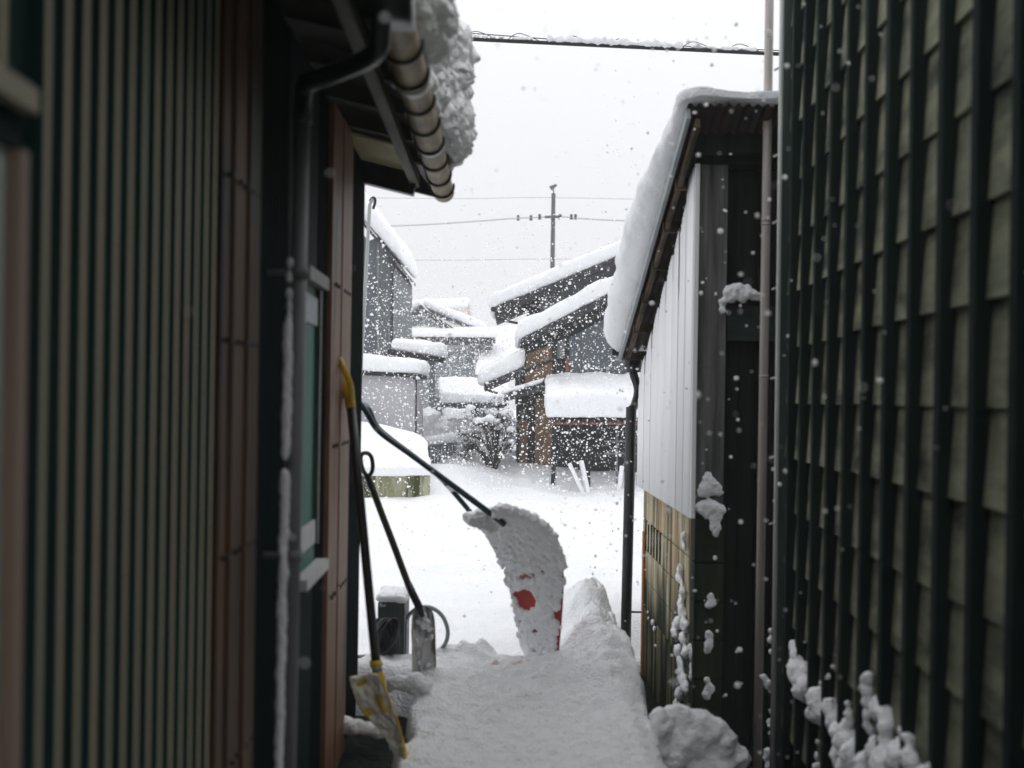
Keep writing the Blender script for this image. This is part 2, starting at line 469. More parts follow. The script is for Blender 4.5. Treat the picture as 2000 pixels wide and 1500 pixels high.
# ------------------------------------------------------------------ snow makers
def slab(name, quad, tfun, r, step, parent, amp=0.01, freq=6.0, amp2=0.0, freq2=20.0, seed=0.0, out=None, mat='snow', billow=False, post=None):
    """Rounded slab of snow lying on a quad (p00,p10,p11,p01); tfun(s,t) is its depth in metres, `out` its outward push at the rim."""
    q = [np.array(p, float) for p in quad]
    la = (np.linalg.norm(q[1] - q[0]) + np.linalg.norm(q[2] - q[3])) / 2
    lb = (np.linalg.norm(q[3] - q[0]) + np.linalg.norm(q[2] - q[1])) / 2
    c0 = max(float(tfun(a / 19, b / 19)) for a in range(20) for b in range(20))
    nx, ny, nz = max(4, int(la / step)), max(4, int(lb / step)), max(4, int(c0 / step))
    idx, pts, faces = {}, [], []

    def vid(i, j, k):
        key = (i, j, k)
        if key not in idx:
            idx[key] = len(pts)
            pts.append(key)
        return idx[key]
    for k in (0, nz):
        for i in range(nx):
            for j in range(ny):
                f = [vid(i, j, k), vid(i + 1, j, k), vid(i + 1, j + 1, k), vid(i, j + 1, k)]
                faces.append(tuple(f if k else f[::-1]))
    for j in (0, ny):
        for i in range(nx):
            for k in range(nz):
                f = [vid(i, j, k), vid(i + 1, j, k), vid(i + 1, j, k + 1), vid(i, j, k + 1)]
                faces.append(tuple(f if j == 0 else f[::-1]))
    for i in (0, nx):
        for j in range(ny):
            for k in range(nz):
                f = [vid(i, j, k), vid(i, j + 1, k), vid(i, j + 1, k + 1), vid(i, j, k + 1)]
                faces.append(tuple(f if i else f[::-1]))
    g = np.array(pts, float)
    half = np.array([la / 2, lb / 2, c0 / 2])
    p = np.stack([(g[:, 0] / nx - .5) * la, (g[:, 1] / ny - .5) * lb, (g[:, 2] / nz - .5) * c0], 1)
    rr = np.minimum(r, half * 0.98)
    inner = np.clip(p, -(half - rr), half - rr)
    d = p - inner
    nn = d / rr
    ln = np.linalg.norm(nn, axis=1)
    ln[ln == 0] = 1
    unit = nn / ln[:, None]
    cheb = np.max(np.abs(nn), axis=1)
    p = inner + unit * cheb[:, None] * rr
    s = p[:, 0] / la + .5
    t = p[:, 1] / lb + .5
    h = p[:, 2] / c0 + .5
    base = ((1 - s) * (1 - t))[:, None] * q[0] + (s * (1 - t))[:, None] * q[1] + (s * t)[:, None] * q[2] + ((1 - s) * t)[:, None] * q[3]
    T = np.vectorize(lambda a, b: float(tfun(a, b)))(np.clip(s, 0, 1), np.clip(t, 0, 1))
    T = T * (1 + 0.22 * perlin(base * 0.9 + seed * 3.1) + 0.10 * perlin(base * 2.3 + seed))
    wpos = base + np.stack([0 * h, 0 * h, h * T], 1)
    ex = (q[1] - q[0]) / la
    ey = (q[3] - q[0]) / lb
    nrm = unit[:, [0]] * ex + unit[:, [1]] * ey + unit[:, [2]] * np.array([0, 0, 1.0])
    nf = fbm(wpos * freq + seed, 3)
    if billow: nf = np.abs(nf) * 1.6 - 0.5
    dsp = amp * nf
    if amp2: dsp = dsp + amp2 * fbm(wpos * freq2 + seed + 5, 2)
    dsp = np.where(unit[:, 2] < -0.3, np.minimum(dsp, 0), dsp)      # the underside stays on its roof
    wpos = wpos + nrm * dsp[:, None]
    if post is not None: wpos = post(wpos, s, t, h)
    return link_mesh(name, wpos, faces, M[mat], parent, True)


_ico = None


def ico():
    global _ico
    if _ico is None:
        import bmesh
        bm = bmesh.new()
        bmesh.ops.create_icosphere(bm, subdivisions=2, radius=1)
        bm.verts.ensure_lookup_table()
        _ico = (np.array([v.co[:] for v in bm.verts]), [tuple(v.index for v in f.verts) for f in bm.faces])
        bm.free()
    return _ico


def blobs(name, balls, voxel, parent=None, amp=0.012, freq=14.0, amp2=0.004, freq2=45.0, seed=0.0, mat='snow', sat=2):
    """Lumpy snow: overlapping balls (centre, radius or (rx,ry,rz)) fused into one skin."""
    v0, f0 = ico()
    vs, fs = [], []
    rg = random.Random(int(len(balls) * 13 + abs(balls[0][0][0]) * 1000))
    more = []
    for c, r in balls:
        q = Vector(r if isinstance(r, (tuple, list)) else (r, r, r))
        for _ in range(sat):
            d = Vector((rg.gauss(0, 1), rg.gauss(0, 1), rg.gauss(0, 1))).normalized()
            more.append((Vector(c) + Vector((d.x * q.x, d.y * q.y, d.z * q.z)) * rg.uniform(.6, 1.0), tuple(q * rg.uniform(.28, .55))))
    balls = list(balls) + more
    amp2 = amp2 * 1.3
    for c, r in balls:
        r = np.array(r if isinstance(r, (tuple, list)) else (r, r, r), float)
        b = sum(len(a) for a in vs)
        vs.append(v0 * r + np.array(c, float))
        fs += [tuple(b + i for i in f) for f in f0]
    V = np.concatenate(vs)
    o = link_mesh('tmp', V, fs, M[mat])
    md = o.modifiers.new('r', 'REMESH')
    md.mode = 'VOXEL'
    md.voxel_size = voxel
    sm = o.modifiers.new('s', 'SMOOTH')
    sm.factor = 0.5
    sm.iterations = 4
    dg = bpy.context.evaluated_depsgraph_get()
    me = bpy.data.meshes.new_from_object(o.evaluated_get(dg))
    bpy.data.objects.remove(o)
    n = len(me.vertices)
    co = np.empty(n * 3)
    me.vertices.foreach_get('co', co)
    co = co.reshape(-1, 3)
    no = np.empty(n * 3)
    me.vertex_normals.foreach_get('vector', no)
    no = no.reshape(-1, 3)
    co = co + no * (amp * fbm(co * freq + seed, 3) + amp2 * fbm(co * freq2 + seed, 2))[:, None]
    faces = [tuple(p.vertices) for p in me.polygons]
    bpy.data.meshes.remove(me)
    return link_mesh(name, co, faces, M[mat], parent, True)


def spray(line, n, r0, r1, jit, rnd):
    """Balls scattered along a polyline of points."""
    out = []
    line = [Vector(p) for p in line]
    for i in range(n):
        k = rnd.random() * (len(line) - 1)
        j = min(int(k), len(line) - 2)
        c = line[j].lerp(line[j + 1], k - j)
        c = c + Vector((rnd.uniform(-1, 1) * jit, rnd.uniform(-1, 1) * jit, rnd.uniform(-.6, .6) * jit))
        r = rnd.uniform(r0, r1)
        out.append((c, (r * rnd.uniform(.85, 1.3), r * rnd.uniform(.85, 1.3), r * rnd.uniform(.7, 1.0))))
    return out


# ------------------------------------------------------------------ the setting: ground and snow cover
def snow_height(x, y):
    p = np.stack([x, y, 0 * x], 1)
    yard = 0.00 + 0.09 * perlin(p * 0.45 + 3) + 0.075 * perlin(p * 1.3 + 9) + 0.016 * perlin(p * 3.5) + 0.004 * fbm(p * 12, 2)
    yard += 0.05 * smooth(9, 16, y)
    # drift in front of the far garden, and the bank at the foot of the brown house
    yard += 0.50 * np.exp(-(((x + 0.5) / 1.0) ** 2 + ((y - 21.0) / 1.9) ** 2))
    yard += 0.28 * np.exp(-(((x + 1.2) / 0.7) ** 2 + ((y - 18.5) / 1.6) ** 2))
    yard += 0.16 * smooth(18.2, 19.6, y) * smooth(-0.2, 0.5, x)
    # trodden path in the alley with a crest where it meets the yard
    e = 0.05 * perlin(p * 2.1 + 31) + 0.022 * perlin(p * 7 + 5)
    wob = 0.014 * perlin(p * 5 + 40) + 0.016 * fbm(p * 15 + 3, 3)
    path = 0.10 + 0.10 * np.exp(-((y - 5.75) / 0.45) ** 2) + wob
    path += 0.015 * np.exp(-(((x - 0.18) / 0.2) ** 2 + ((y - 5.75) / 0.22) ** 2))      # pushed up where the scoop stands
    path += 0.09 * np.exp(-(((x + 0.22) / 0.16) ** 2 + ((y - 6.1) / 0.25) ** 2)) * (1 + 1.2 * perlin(p * 9))
    path += 0.07 * np.exp(-((x - 0.50) / 0.09) ** 2) * (1 - smooth(5.2, 5.8, y))
    k = smooth(5.9, 6.7, y)
    h = path * (1 - k) + yard * k
    ridge = np.exp(-((x - 0.50 + 0.03 * np.sin(y * 2.3)) / (0.20 + 0.03 * perlin(p * 3 + 70))) ** 2) * smooth(5.1, 6.3, y) * (1 - smooth(7.9, 8.6, y))
    h += ridge * (0.25 + 0.13 * perlin(p * 3.2 + 2) + 0.05 * fbm(p * 12 + 8, 2))
    # no snow under the eaves on the left, in the drip trench on the right
    wl = XL(y) + 0.235 + e
    left = smooth(wl - 0.05, wl + 0.06, x) * (1 - smooth(5.2, 5.7, y)) + smooth(5.2, 5.7, y)
    tr = 0.655 + 0.7 * e + 0.03 * smooth(5.8, 6.5, y)
    right = 1 - smooth(tr - 0.04, tr + 0.06, x) * (1 - smooth(8.0, 8.9, y)) * (y > 1)
    m = left * right
    low = -0.60 + 0 * x
    low = low + smooth(7.8, 8.1, y) * (x > 0.3) * (-0.30 - low)
    return h * m + low * (1 - m)


def XL(y): return -0.598 - 0.0196 * y
def XR(y): return 1.017 + 0.051 * y


ys = np.concatenate([np.linspace(-7, 3.2, 24), 3.5 * np.exp(np.linspace(0, math.log(30 / 3.5), 560)), 30 * np.exp(np.linspace(0.03, math.log(4.2), 50))])
us = np.linspace(-1, 1, 430)
YY, UU = np.meshgrid(ys, us, indexing='ij')
W = 3.0 + 0.95 * np.maximum(YY, 0)
XX = W * (0.35 * UU + 0.65 * np.sign(UU) * np.abs(UU) ** 2.6)
x, y = XX.ravel(), YY.ravel()
z = snow_height(x, y)
nr, nc = len(ys), len(us)
a = (np.arange(nr - 1)[:, None] * nc + np.arange(nc - 1)[None, :]).ravel()
fc = np.stack([a, a + 1, a + nc + 1, a + nc], 1)
snow_ground = link_mesh('snow_cover', np.stack([x, y, z], 1), fc.tolist(), M['snow_trod'], None, True)
tag(snow_ground, 'deep white snow over the yard and trodden along the alley', kind='structure')
gm = MB()
gxs = [-130, -60, -20, -6, -2, -1] + [-0.9 + 0.05 * i for i in range(40)] + [1.2, 2, 4, 8, 20, 60, 130]
gys = [-8, -5, -2] + [0.5 * i for i in range(40)] + [20, 24, 30, 45, 70, 132]
gz = lambda x: -0.36 + 0.35 * float(1 - smooth(0.15, 0.5, x))
gm.add([(a, b, gz(a) if b < 6.2 else -0.36) for b in gys for a in gxs],
       [(j * len(gxs) + i, j * len(gxs) + i + 1, (j + 1) * len(gxs) + i + 1, (j + 1) * len(gxs) + i) for j in range(len(gys) - 1) for i in range(len(gxs) - 1)])
tag(gm.build('ground', M['ground']), 'dark wet ground showing beside the snow path', kind='structure')


# ------------------------------------------------------------------ corrugated house, left side of the alley
house = thing('corrugated_house', (XL(3.0), 3.0, 0.0), 'dark ribbed metal house with brown boards and snow-loaded eave', 'house')


def wl(y, out=0.0): return XL(y) + out


def lwall(mb, y0, y1, z0, z1, o0, o1):
    mb.hexa([(wl(y0, o0), y0, z0), (wl(y0, o1), y0, z0), (wl(y1, o1), y1, z0), (wl(y1, o0), y1, z0),
             (wl(y0, o0), y0, z1), (wl(y0, o1), y0, z1), (wl(y1, o1), y1, z1), (wl(y1, o0), y1, z1)])


# wall core behind everything
mb = MB()
lwall(mb, -6, 5.68, -0.1, 2.62, -0.30, -0.045)
mb.build('wall_core', M['dark_metal'], house)


def ribs(name, y0, y1, z0, z1, pitch, rib_w, dep, m_rib, m_gr, skip=None, prot=0.0):
    mb = MB()
    mb.mat(1)
    y = y0
    spans = skip(y0, y1) if skip else [(y0, y1, z0, z1)]
    for a, b, c, d in spans:
        mb.mat(1)
        lwall(mb, a, b, c, d, -0.042, -0.03 + prot)
        mb.mat(0)
        k = math.ceil((a - y0) / pitch - 1e-6)
        while y0 + k * pitch + rib_w <= b + 1e-6:
            yy = y0 + k * pitch
            # trapezoid rib
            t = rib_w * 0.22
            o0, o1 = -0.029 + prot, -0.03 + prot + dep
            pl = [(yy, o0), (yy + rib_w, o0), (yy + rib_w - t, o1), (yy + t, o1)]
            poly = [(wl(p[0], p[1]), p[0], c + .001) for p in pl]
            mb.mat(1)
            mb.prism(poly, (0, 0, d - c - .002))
            mb.m[-2] = 0        # rib top in the lit tone; its sides carry painted shade
            k += 1
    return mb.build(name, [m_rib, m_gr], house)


WIN_Y, WIN_Z = 1.540, 1.885
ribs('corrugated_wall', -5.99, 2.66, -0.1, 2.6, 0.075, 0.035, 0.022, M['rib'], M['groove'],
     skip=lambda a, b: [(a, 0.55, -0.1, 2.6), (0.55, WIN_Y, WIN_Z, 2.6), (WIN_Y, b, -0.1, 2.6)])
# near window
nw = MB()
lwall(nw, 0.55, WIN_Y - .001, 0.5, WIN_Z - .001, -0.040, -0.028)
near_win = nw.build('window', M['milk_glass'], house)
near_win['label'] = 'tall window with milky pale glass'
fm = MB()
lwall(fm, 0.551, WIN_Y + 0.012, WIN_Z - 0.022, WIN_Z + 0.010, -0.026, 0.0)
fm.mat(2)
lwall(fm, 0.551, WIN_Y - 0.0, WIN_Z - 0.075, WIN_Z - 0.023, -0.027, -0.020)
fm.mat(1)
lwall(fm, WIN_Y - 0.028, WIN_Y - 0.003, -0.1, WIN_Z - 0.076, -0.025, -0.006)
fm.build('window_frame', [M['frame_tan'], M['frame_pink'], M['dark_metal']], near_win)

# brown board panel with nails
bp = MB()
yy = 2.672
for i, wd in enumerate((0.09, 0.14, 0.135)):
    lwall(bp, yy, yy + wd - 0.006, -0.1, 2.6, -0.044, (-0.012, -0.004, 0.004)[i])
    yy += wd
nl = bp.mat(1)
for z_ in (0.62, 1.12, 1.62, 2.0):
    for y_ in (2.70, 2.80, 2.86, 2.94, 3.0):
        nl.tube([(wl(y_, -0.02), y_, z_), (wl(y_, 0.008), y_, z_)], 0.006, 6)
bp.build('brown_panel', [M['brown_wood'], M['black']], house)

# dark narrow-ribbed cladding
ribs('dark_cladding', 3.05, 3.54, -0.1, 2.6, 0.052, 0.020, 0.016, M['dark_metal'], M['dark_metal'])
ribs('dark_cladding', 4.13, 4.42, -0.1, 2.6, 0.052, 0.020, 0.016, M['dark_metal'], M['dark_metal'])
ribs('dark_cladding', 5.02, 5.66, -0.1, 2.6, 0.064, 0.026, 0.022, M['dark_metal'], M['dark_metal'])
# cladding over and under the small window
mb = MB()
lwall(mb, 3.542, 4.118, 1.90, 2.6, -0.044, -0.012)
lwall(mb, 3.542, 3.688, 0.902, 1.898, -0.044, -0.014)
lwall(mb, 3.542, 4.118, -0.1, 0.90, -0.044, -0.012)
mb.split('dark_cladding', M['dark_metal'], house)
# small window with green pane
wn = MB()
lwall(wn, 3.69, 4.118, 0.902, 1.898, -0.044, -0.006)
sw = wn.build('window', M['green_glass'], house)
sw['label'] = 'narrow window with dark green pane and white notice'
fm = MB()
lwall(fm, 3.69, 4.135, 1.862, 1.905, -0.004, 0.032)
lwall(fm, 3.69, 3.715, 0.98, 1.86, -0.005, 0.012)
lwall(fm, 4.085, 4.118, 0.98, 1.86, -0.005, 0.010)
fm.build('window_frame', M['frame_dark'], sw)
sl = MB()
lwall(sl, 3.72, 4.08, 0.985, 1.065, -0.005, 0.004)
sl.split('bottom_rail', M['white_frame'], sw)
sl = MB()
lwall(sl, 3.66, 4.16, 0.885, 0.92, -0.003, 0.042)
sl.build('sill', M['white_frame'], sw)
nt_ = MB()
lwall(nt_, 3.73, 4.075, 1.735, 1.83, -0.0055, 0.0015)
nt_.build('notice', M['paper'], sw)
# brown trim board with bolt holes
bb = MB()
lwall(bb, 4.425, 4.70, -0.1, 2.6, -0.044, 0.002)
lwall(bb, 4.706, 5.015, -0.1, 2.6, -0.044, 0.006)
nl = bb.mat(1)
for z_ in (0.72, 1.30, 1.92):
    for y_ in (4.52, 4.6, 4.78, 4.86, 4.94):
        nl.tube([(wl(y_, -0.02), y_, z_), (wl(y_, 0.012), y_, z_)], 0.009, 6)
bb.build('brown_trim', [M['brown_board'], M['black']], house)

# eave: rafters, purlin, sheet, barge board
GX = lambda y: -0.315 - 0.010 * (y - 3.0)        # gutter axis
GZ = 2.475
eave = MB()


def roofz(x, y): return 2.575 + (GX(y) - x) * 0.235


y0, y1 = -6.0, 5.70
xw0, xw1 = -2.6, -2.6
eave.hexa([(xw0, y0, roofz(xw0, y0)), (GX(y0) - .02, y0, roofz(GX(y0) - .02, y0)), (GX(y1) - .02, y1, roofz(GX(y1) - .02, y1)), (xw1, y1, roofz(xw1, y1)),
           (xw0, y0, roofz(xw0, y0) + .03), (GX(y0) - .02, y0, roofz(GX(y0) - .02, y0) + .03), (GX(y1) - .02, y1, roofz(GX(y1) - .02, y1) + .03), (xw1, y1, roofz(xw1, y1) + .03)])
eave.build('roof', M['soffit'], house)
rf = MB()
for yy in np.arange(-0.2, 5.6, 0.455):
    xa, xb = XL(yy) - 0.05, GX(yy) - 0.035
    rf.bar((xa, yy, roofz(xa, yy) - .033), (xb, yy, roofz(xb, yy) - .033), 0.045, 0.06)
rf.split('rafter', M['soffit'], house)
pl = MB()
pl.bar((GX(0) - 0.135, 0, roofz(GX(0) - .135, 0) - .088), (GX(5.62) - 0.135, 5.62, roofz(GX(5.62) - .135, 5.62) - .088), 0.04, 0.05)
pl.build('purlin', M['pale_wood'], house)
fs_ = MB()
fs_.bar((GX(-6) - 0.055, -6, 2.532), (GX(5.69) - 0.055, 5.69, 2.532), 0.024, 0.085)
fs_.build('fascia', M['soffit'], house)
sh = MB()
ye = 4.92
for i in range(20):
    ya = ye + 0.028 * i
    xa, xb = XL(ya) - 0.02, GX(ya) - 0.165
    sh.bar((xa, ya, roofz(xa, ya) - .068), (xb, ya, roofz(xb, ya) - .068), 0.013, 0.012)
sh.build('eave_sheet', M['eave_sheet'], house)
br = MB()
xa, xb = -0.75, GX(5.72) - 0.03
br.bar((xa, 5.72, roofz(xa, 5.7) - .055), (xb, 5.72, roofz(xb, 5.7) - .055), 0.03, 0.13)
br.bar((-0.75, 5.56, roofz(-.75, 5.56) - .125), (GX(5.56) - .13, 5.56, roofz(GX(5.56) - .13, 5.56) - .125), 0.06, 0.08)
br.split('barge_board', M['black'], house)

# half-round gutter
gt = MB()
prof_o, prof_i = [], []
for k in range(13):
    a = math.pi * k / 12
    prof_o.append((math.cos(a) * 0.050, -math.sin(a) * 0.050))
    prof_i.append((math.cos(a) * 0.046, -math.sin(a) * 0.046))
pr = prof_o + prof_i[::-1]
gy0, gy1 = 2.96, 5.62
vs, fs = [], []
N = len(pr)
for yy in (gy0, gy1):
    for a, b in pr: vs.append((GX(yy) + a, yy, GZ + b))
fs = [(i, (i + 1) % N, N + (i + 1) % N, N + i) for i in range(N)] + [tuple(range(N)), tuple(range(2 * N - 1, N - 1, -1))]
gt.add(vs, fs)
gutter = gt.build('gutter', M['gutter'], house)
ec = MB()
poly = [(GX(gy1) + math.cos(math.pi * k / 12) * .0515, gy1 + .001, GZ - math.sin(math.pi * k / 12) * .0515) for k in range(13)]
ec.prism(poly, (0, 0.008, 0))
ec.build('end_cap', M['black'], gutter)
cl = MB()
for yy in (3.62, 4.52):
    poly = []
    for k in range(13):
        a = math.pi * k / 12
        poly.append((GX(yy) + math.cos(a) * .0535, yy, GZ - math.sin(a) * .0535))
    for k in range(12, -1, -1):
        a = math.pi * k / 12
        poly.append((GX(yy) + math.cos(a) * .0505, yy, GZ - math.sin(a) * .0505))
    cl.prism(poly, (0, 0.05, 0))
cl.split('joint_sleeve', M['gutter_dark'], gutter)
for yy in (3.27, 3.55, 3.87, 4.18, 4.50, 4.83, 5.17, 5.48):
    b = MB()
    pts = [(GX(yy) + math.cos(a) * 0.055, yy, GZ - math.sin(a) * 0.055) for a in np.linspace(-0.25, math.pi + .1, 15)]
    pts += [(GX(yy) - 0.058, yy, GZ + 0.03), (GX(yy) - 0.052, yy + 0.0, GZ + 0.085)]
    b.tube(pts, 0.0055, 6)
    b.build('hanger_band', M['black'], gutter)

# drain head, elbow and downpipe
dp = MB()
hd = Vector((GX(2.9), 2.88, GZ - 0.04))
dp.box(hd.x - .058, hd.x + .056, 2.80, 2.958, GZ - 0.062, GZ + 0.04)
top = P(742, 55, 2.88)
a = [P(742, 20, 2.88), P(742, 70, 2.9), P(738, 95, 2.92), P(722, 112, 2.96), P(690, 128, 3.04), P(640, 148, 3.16), P(602, 162, 3.23), P(592, 185, 3.25)]
base = P(572, 1500, 3.25)
base.z = -0.05
pz = P(590, 240, 3.25)
dp.tube(curve_pts(a, 5) + [pz], 0.026, 12)
dpx = dp.build('downpipe_elbow', M['pipe_dark'], house, True)
dp = MB()
low = P(563, 1490, 3.25)
dirv = (low - pz).normalized()
base = pz + dirv * ((pz.z + 0.05) / -dirv.z)
dp.tube([pz + Vector((0, 0, .02)), base], 0.0215, 14)
for k in (0.18, 0.52, 0.80):
    c = pz.lerp(base, k)
    dp.tube([c + Vector((0, 0, .016)), c - Vector((0, 0, .016))], 0.026, 14)
    dp.bar(c, (XL(3.25) - .02, 3.25, c.z), 0.02, 0.015)
dpo = dp.build('downpipe', M['pipe_grey'], house, True)
rnd = random.Random(3)
bl = []


def pipe_at(py):
    k = (P(580, py, 3.25).z - pz.z) / (base.z - pz.z)
    return pz.lerp(base, k)


for (a_, b_) in ((640, 885), (930, 1318), (1335, 1560)):
    py = a_
    while py < b_:
        c = pipe_at(py) + Vector((-0.022 + rnd.uniform(-.002, .002), -0.017, 0))
        bl.append((c, (rnd.uniform(.013, .0165), .017, .026)))
        py += 11
for py in (515, 540, 575, 600, 622):
    c = pipe_at(py) + Vector((-0.021, -0.012, 0))
    bl.append((c, (.012, .012, .018)))
blobs('clinging_snow', bl, 0.005, dpo, amp=0.002, freq=40, amp2=0.001, sat=0)


# roof snow over the eave
def lt(s, t):
    return 0.62 + 0 * s * t


gyA, gyB = 1.0, 5.74
qx = lambda yy: GX(yy) + 0.105 - 0.02 * max(0, 4.6 - yy)


def droop(wp, s, t, h):
    # s runs up the roof, t along the eave; the rim sags over the gutter and rounds off at the far end
    k = 1 - smooth(0.025, 0.075, s)
    wp[:, 2] -= k * (0.125 + 0.05 * smooth(0.6, 1, t)) * (1 - 0.5 * h)
    front = 1 - smooth(0.08, 0.2, s)
    wp[:, 0] += (0.045 * np.sin(wp[:, 1] * 4.1) + 0.025 * np.sin(wp[:, 1] * 9)) * front
    wp[:, 0] -= front * 0.05 * smooth(0.86, 1.0, t) * (1 - h)
    p = wp.copy()
    q = p + 0.035 * np.stack([fbm(p * 7 + 2, 2), fbm(p * 7 + 22, 2), fbm(p * 7 + 42, 2)], 1)
    sa = lambda n, e: np.sqrt(n * n + e * e) - e
    cav = sa(fbm(q * np.array([9, 8, 12]) + 4, 2), 0.10)
    mid = sa(perlin(q * 21 + 9), 0.10)
    fine = sa(perlin(q * 43 + 3), 0.12)
    d = (0.050 * np.minimum(cav, 0.5) + 0.028 * np.minimum(mid, .5) + 0.017 * fine - 0.030) * (1 - smooth(0.25, 0.45, s))
    wp[:, 0] += d
    wp[:, 2] += -0.35 * d
    wp[:, 1] += d * 0.5 * (t > 0.95)
    return wp


slab('roof_snow', [(qx(gyA), gyA, 2.60), (-2.5, gyA, 3.15), (-2.5, gyB, 3.15), (qx(gyB), gyB, 2.60)],
     lambda s, t: 0.60 - 0.10 * (t > 1), 0.17, 0.0105, house, amp=0.02, freq=5, post=droop)

# ------------------------------------------------------------------ timber house, right side of the alley
timber = thing('timber_house', (XR(3.0), 3.0, 0.0), 'weathered house wall of lapped boards held by dark battens', 'house')
mb = MB()


def rwall(mb, y0, y1, z0, z1, o0, o1):
    """o: how far a face stands out into the alley."""
    mb.hexa([(XR(y0) - o1, y0, z0), (XR(y0) - o0, y0, z0), (XR(y1) - o0, y1, z0), (XR(y1) - o1, y1, z0),
             (XR(y0) - o1, y0, z1), (XR(y0) - o0, y0, z1), (XR(y1) - o0, y1, z1), (XR(y1) - o1, y1, z1)])


YE = 5.48
rwall(mb, -6, YE + .08, -0.45, 3.55, -0.5, -0.014)
mb.build('wall_core', M['dark_wood'], timber)
s_ = 0.25
z0_ = EYE_Z - 0.005
rr_ = random.Random(11)
lb = MB()
for k in range(-6, 9):
    zb = z0_ + k * s_
    yb = [-6.0] + [(-4.2 + 1.68 * j) for j in range(6)] + [YE]
    for a, b in zip(yb[:-1], yb[1:]):
        if b - a < .05: continue
        dz = rr_.uniform(-.008, .008)
        a2, b2 = a + .002, b - .002
        ob, ot = 0.0225 + rr_.uniform(-.0035, .0035), 0.006
        th = 0.011
        zt = zb + s_ + 0.015
        lb.hexa([(XR(a2) - ob, a2, zb + dz), (XR(a2) - ob + th, a2, zb + dz), (XR(b2) - ob + th, b2, zb + dz), (XR(b2) - ob, b2, zb + dz),
                 (XR(a2) - ot, a2, zt), (XR(a2) - ot + th, a2, zt), (XR(b2) - ot + th, b2, zt), (XR(b2) - ot, b2, zt)])
lb.build('lapped_boards', M['board'], timber)
yk = 2.34
kk = 0
for i in range(-31, 14):
    y_ = 2.30 + 0.268 * i
    if y_ > YE - 0.03 or y_ < -5.9: continue
    b = MB()
    rwall(b, y_ + rr_.uniform(-.004, .004), y_ + 0.042, -0.45, 3.55, 0.001, 0.052)
    b.build('batten', M['batten'], timber)
# corner board and its conduit
cb = MB()
rwall(cb, YE + .001, YE + 0.105, -0.45, 3.55, -0.012, 0.055)
cb.build('corner_board', M['corner'], timber)
cd = MB()
pa, pb = P(1527, 0, 5.44), P(1513, 1200, 5.44)
dv = (pb - pa).normalized()
cd.tube([pa - dv * 1.5, pa + dv * 4.3], 0.010, 10)
for py in (130, 300, 430, 560, 735, 890, 1020):
    c = P(1527 - 14 * py / 1200, py, 5.44)
    cd.bar(c, c + Vector((-0.026, 0.02, -0.012)), 0.008, 0.008)
cd.build('conduit', M['conduit'], timber, True)
bpp = MB()
pa, pb = P(1503, 0, 5.72), P(1484, 1200, 5.72)
dv = (pb - pa).normalized()
bpp.tube([pa - dv * 2.0, pa + dv * 4.4], 0.0215, 12)
for py in (232, 250, 430, 438, 735):
    c = P(1503 - 19 * py / 1200, py, 5.72)
    bpp.tube([c + Vector((0, 0, .006)), c - Vector((0, 0, .006))], 0.0235, 12)
bpp.build('downpipe', M['pipe_beige'], timber, True)
# snow stuck to the foot of the wall
W_ = lambda px, py, Y: P(px, py, Y)


def wall_y(px):
    # distance at which a sight line meets the batten faces
    t = (px - 1000) / F
    return (1.017 - 0.06) / (t - 0.051)


bl = []
for px, py, rp in [(1548, 1262, 12), (1556, 1275, 18), (1550, 1300, 20), (1562, 1318, 28), (1572, 1345, 26), (1592, 1360, 22), (1600, 1392, 26), (1618, 1385, 20), (1622, 1410, 16),
                   (1604, 1335, 10), (1612, 1318, 9), (1620, 1300, 7), (1640, 1432, 22), (1652, 1455, 30), (1640, 1475, 26), (1668, 1480, 34), (1652, 1372, 9), (1653, 1395, 9), (1652, 1410, 11),
                   (1688, 1325, 12), (1687, 1345, 14), (1690, 1370, 9), (1690, 1395, 12), (1690, 1420, 13), (1712, 1378, 22), (1724, 1395, 18), (1728, 1420, 16), (1728, 1450, 18), (1710, 1462, 26),
                   (1700, 1490, 34), (1762, 1370, 9), (1763, 1385, 10), (1766, 1402, 7), (1760, 1432, 14), (1770, 1445, 16), (1745, 1452, 15), (1752, 1478, 28), (1775, 1490, 24), (1735, 1500, 40),
                   (1590, 1450, 7), (1591, 1475, 8), (1592, 1500, 8), (1610, 1490, 12), (1660, 1510, 40), (1700, 1520, 40), (1818, 1500, 16), (1800, 1512, 22)]:
    Y = min(wall_y(px), 5.45)
    c = P(px, py, Y)
    r = rp / F * Y
    bl.append((c + Vector((0.01, 0, 0)), (r, r * 1.15, r * 1.05)))
rb = blobs('wall_foot_snow', bl, 0.009, None, amp=0.014, freq=16, amp2=0.004)
tag(rb, 'lumpy snow stuck between the battens at the foot of the lapped-board wall', 'snow')
bl = []
for px, py, rp in [(1505, 1232, 6), (1507, 1250, 8), (1508, 1272, 6), (1490, 1322, 8), (1500, 1335, 10), (1508, 1350, 7), (1508, 1390, 8), (1505, 1410, 9), (1506, 1432, 7), (1500, 1470, 9), (1503, 1492, 10), (1495, 1480, 7)]:
    c = P(px, py, 5.60)
    bl.append((c, rp / F * 5.6))
rb = blobs('corner_snow', bl, 0.007, None, amp=0.008, freq=22, amp2=0.003)
tag(rb, 'thin bits of snow clinging low on the house corner by the beige pipe', 'snow')

# ------------------------------------------------------------------ shed with white sheet wall
shed = thing('shed', (0.95, 6.0, -0.05), 'old wooden shed with white sheet wall, block base and thick roof snow', 'shed')
XS = lambda y: 0.912 - 0.011 * (y - 5.9)
SF, SB = 5.92, 8.06
zroof = lambda y: 2.89 - 0.389 * (y - 5.62)      # underside of roof sheet
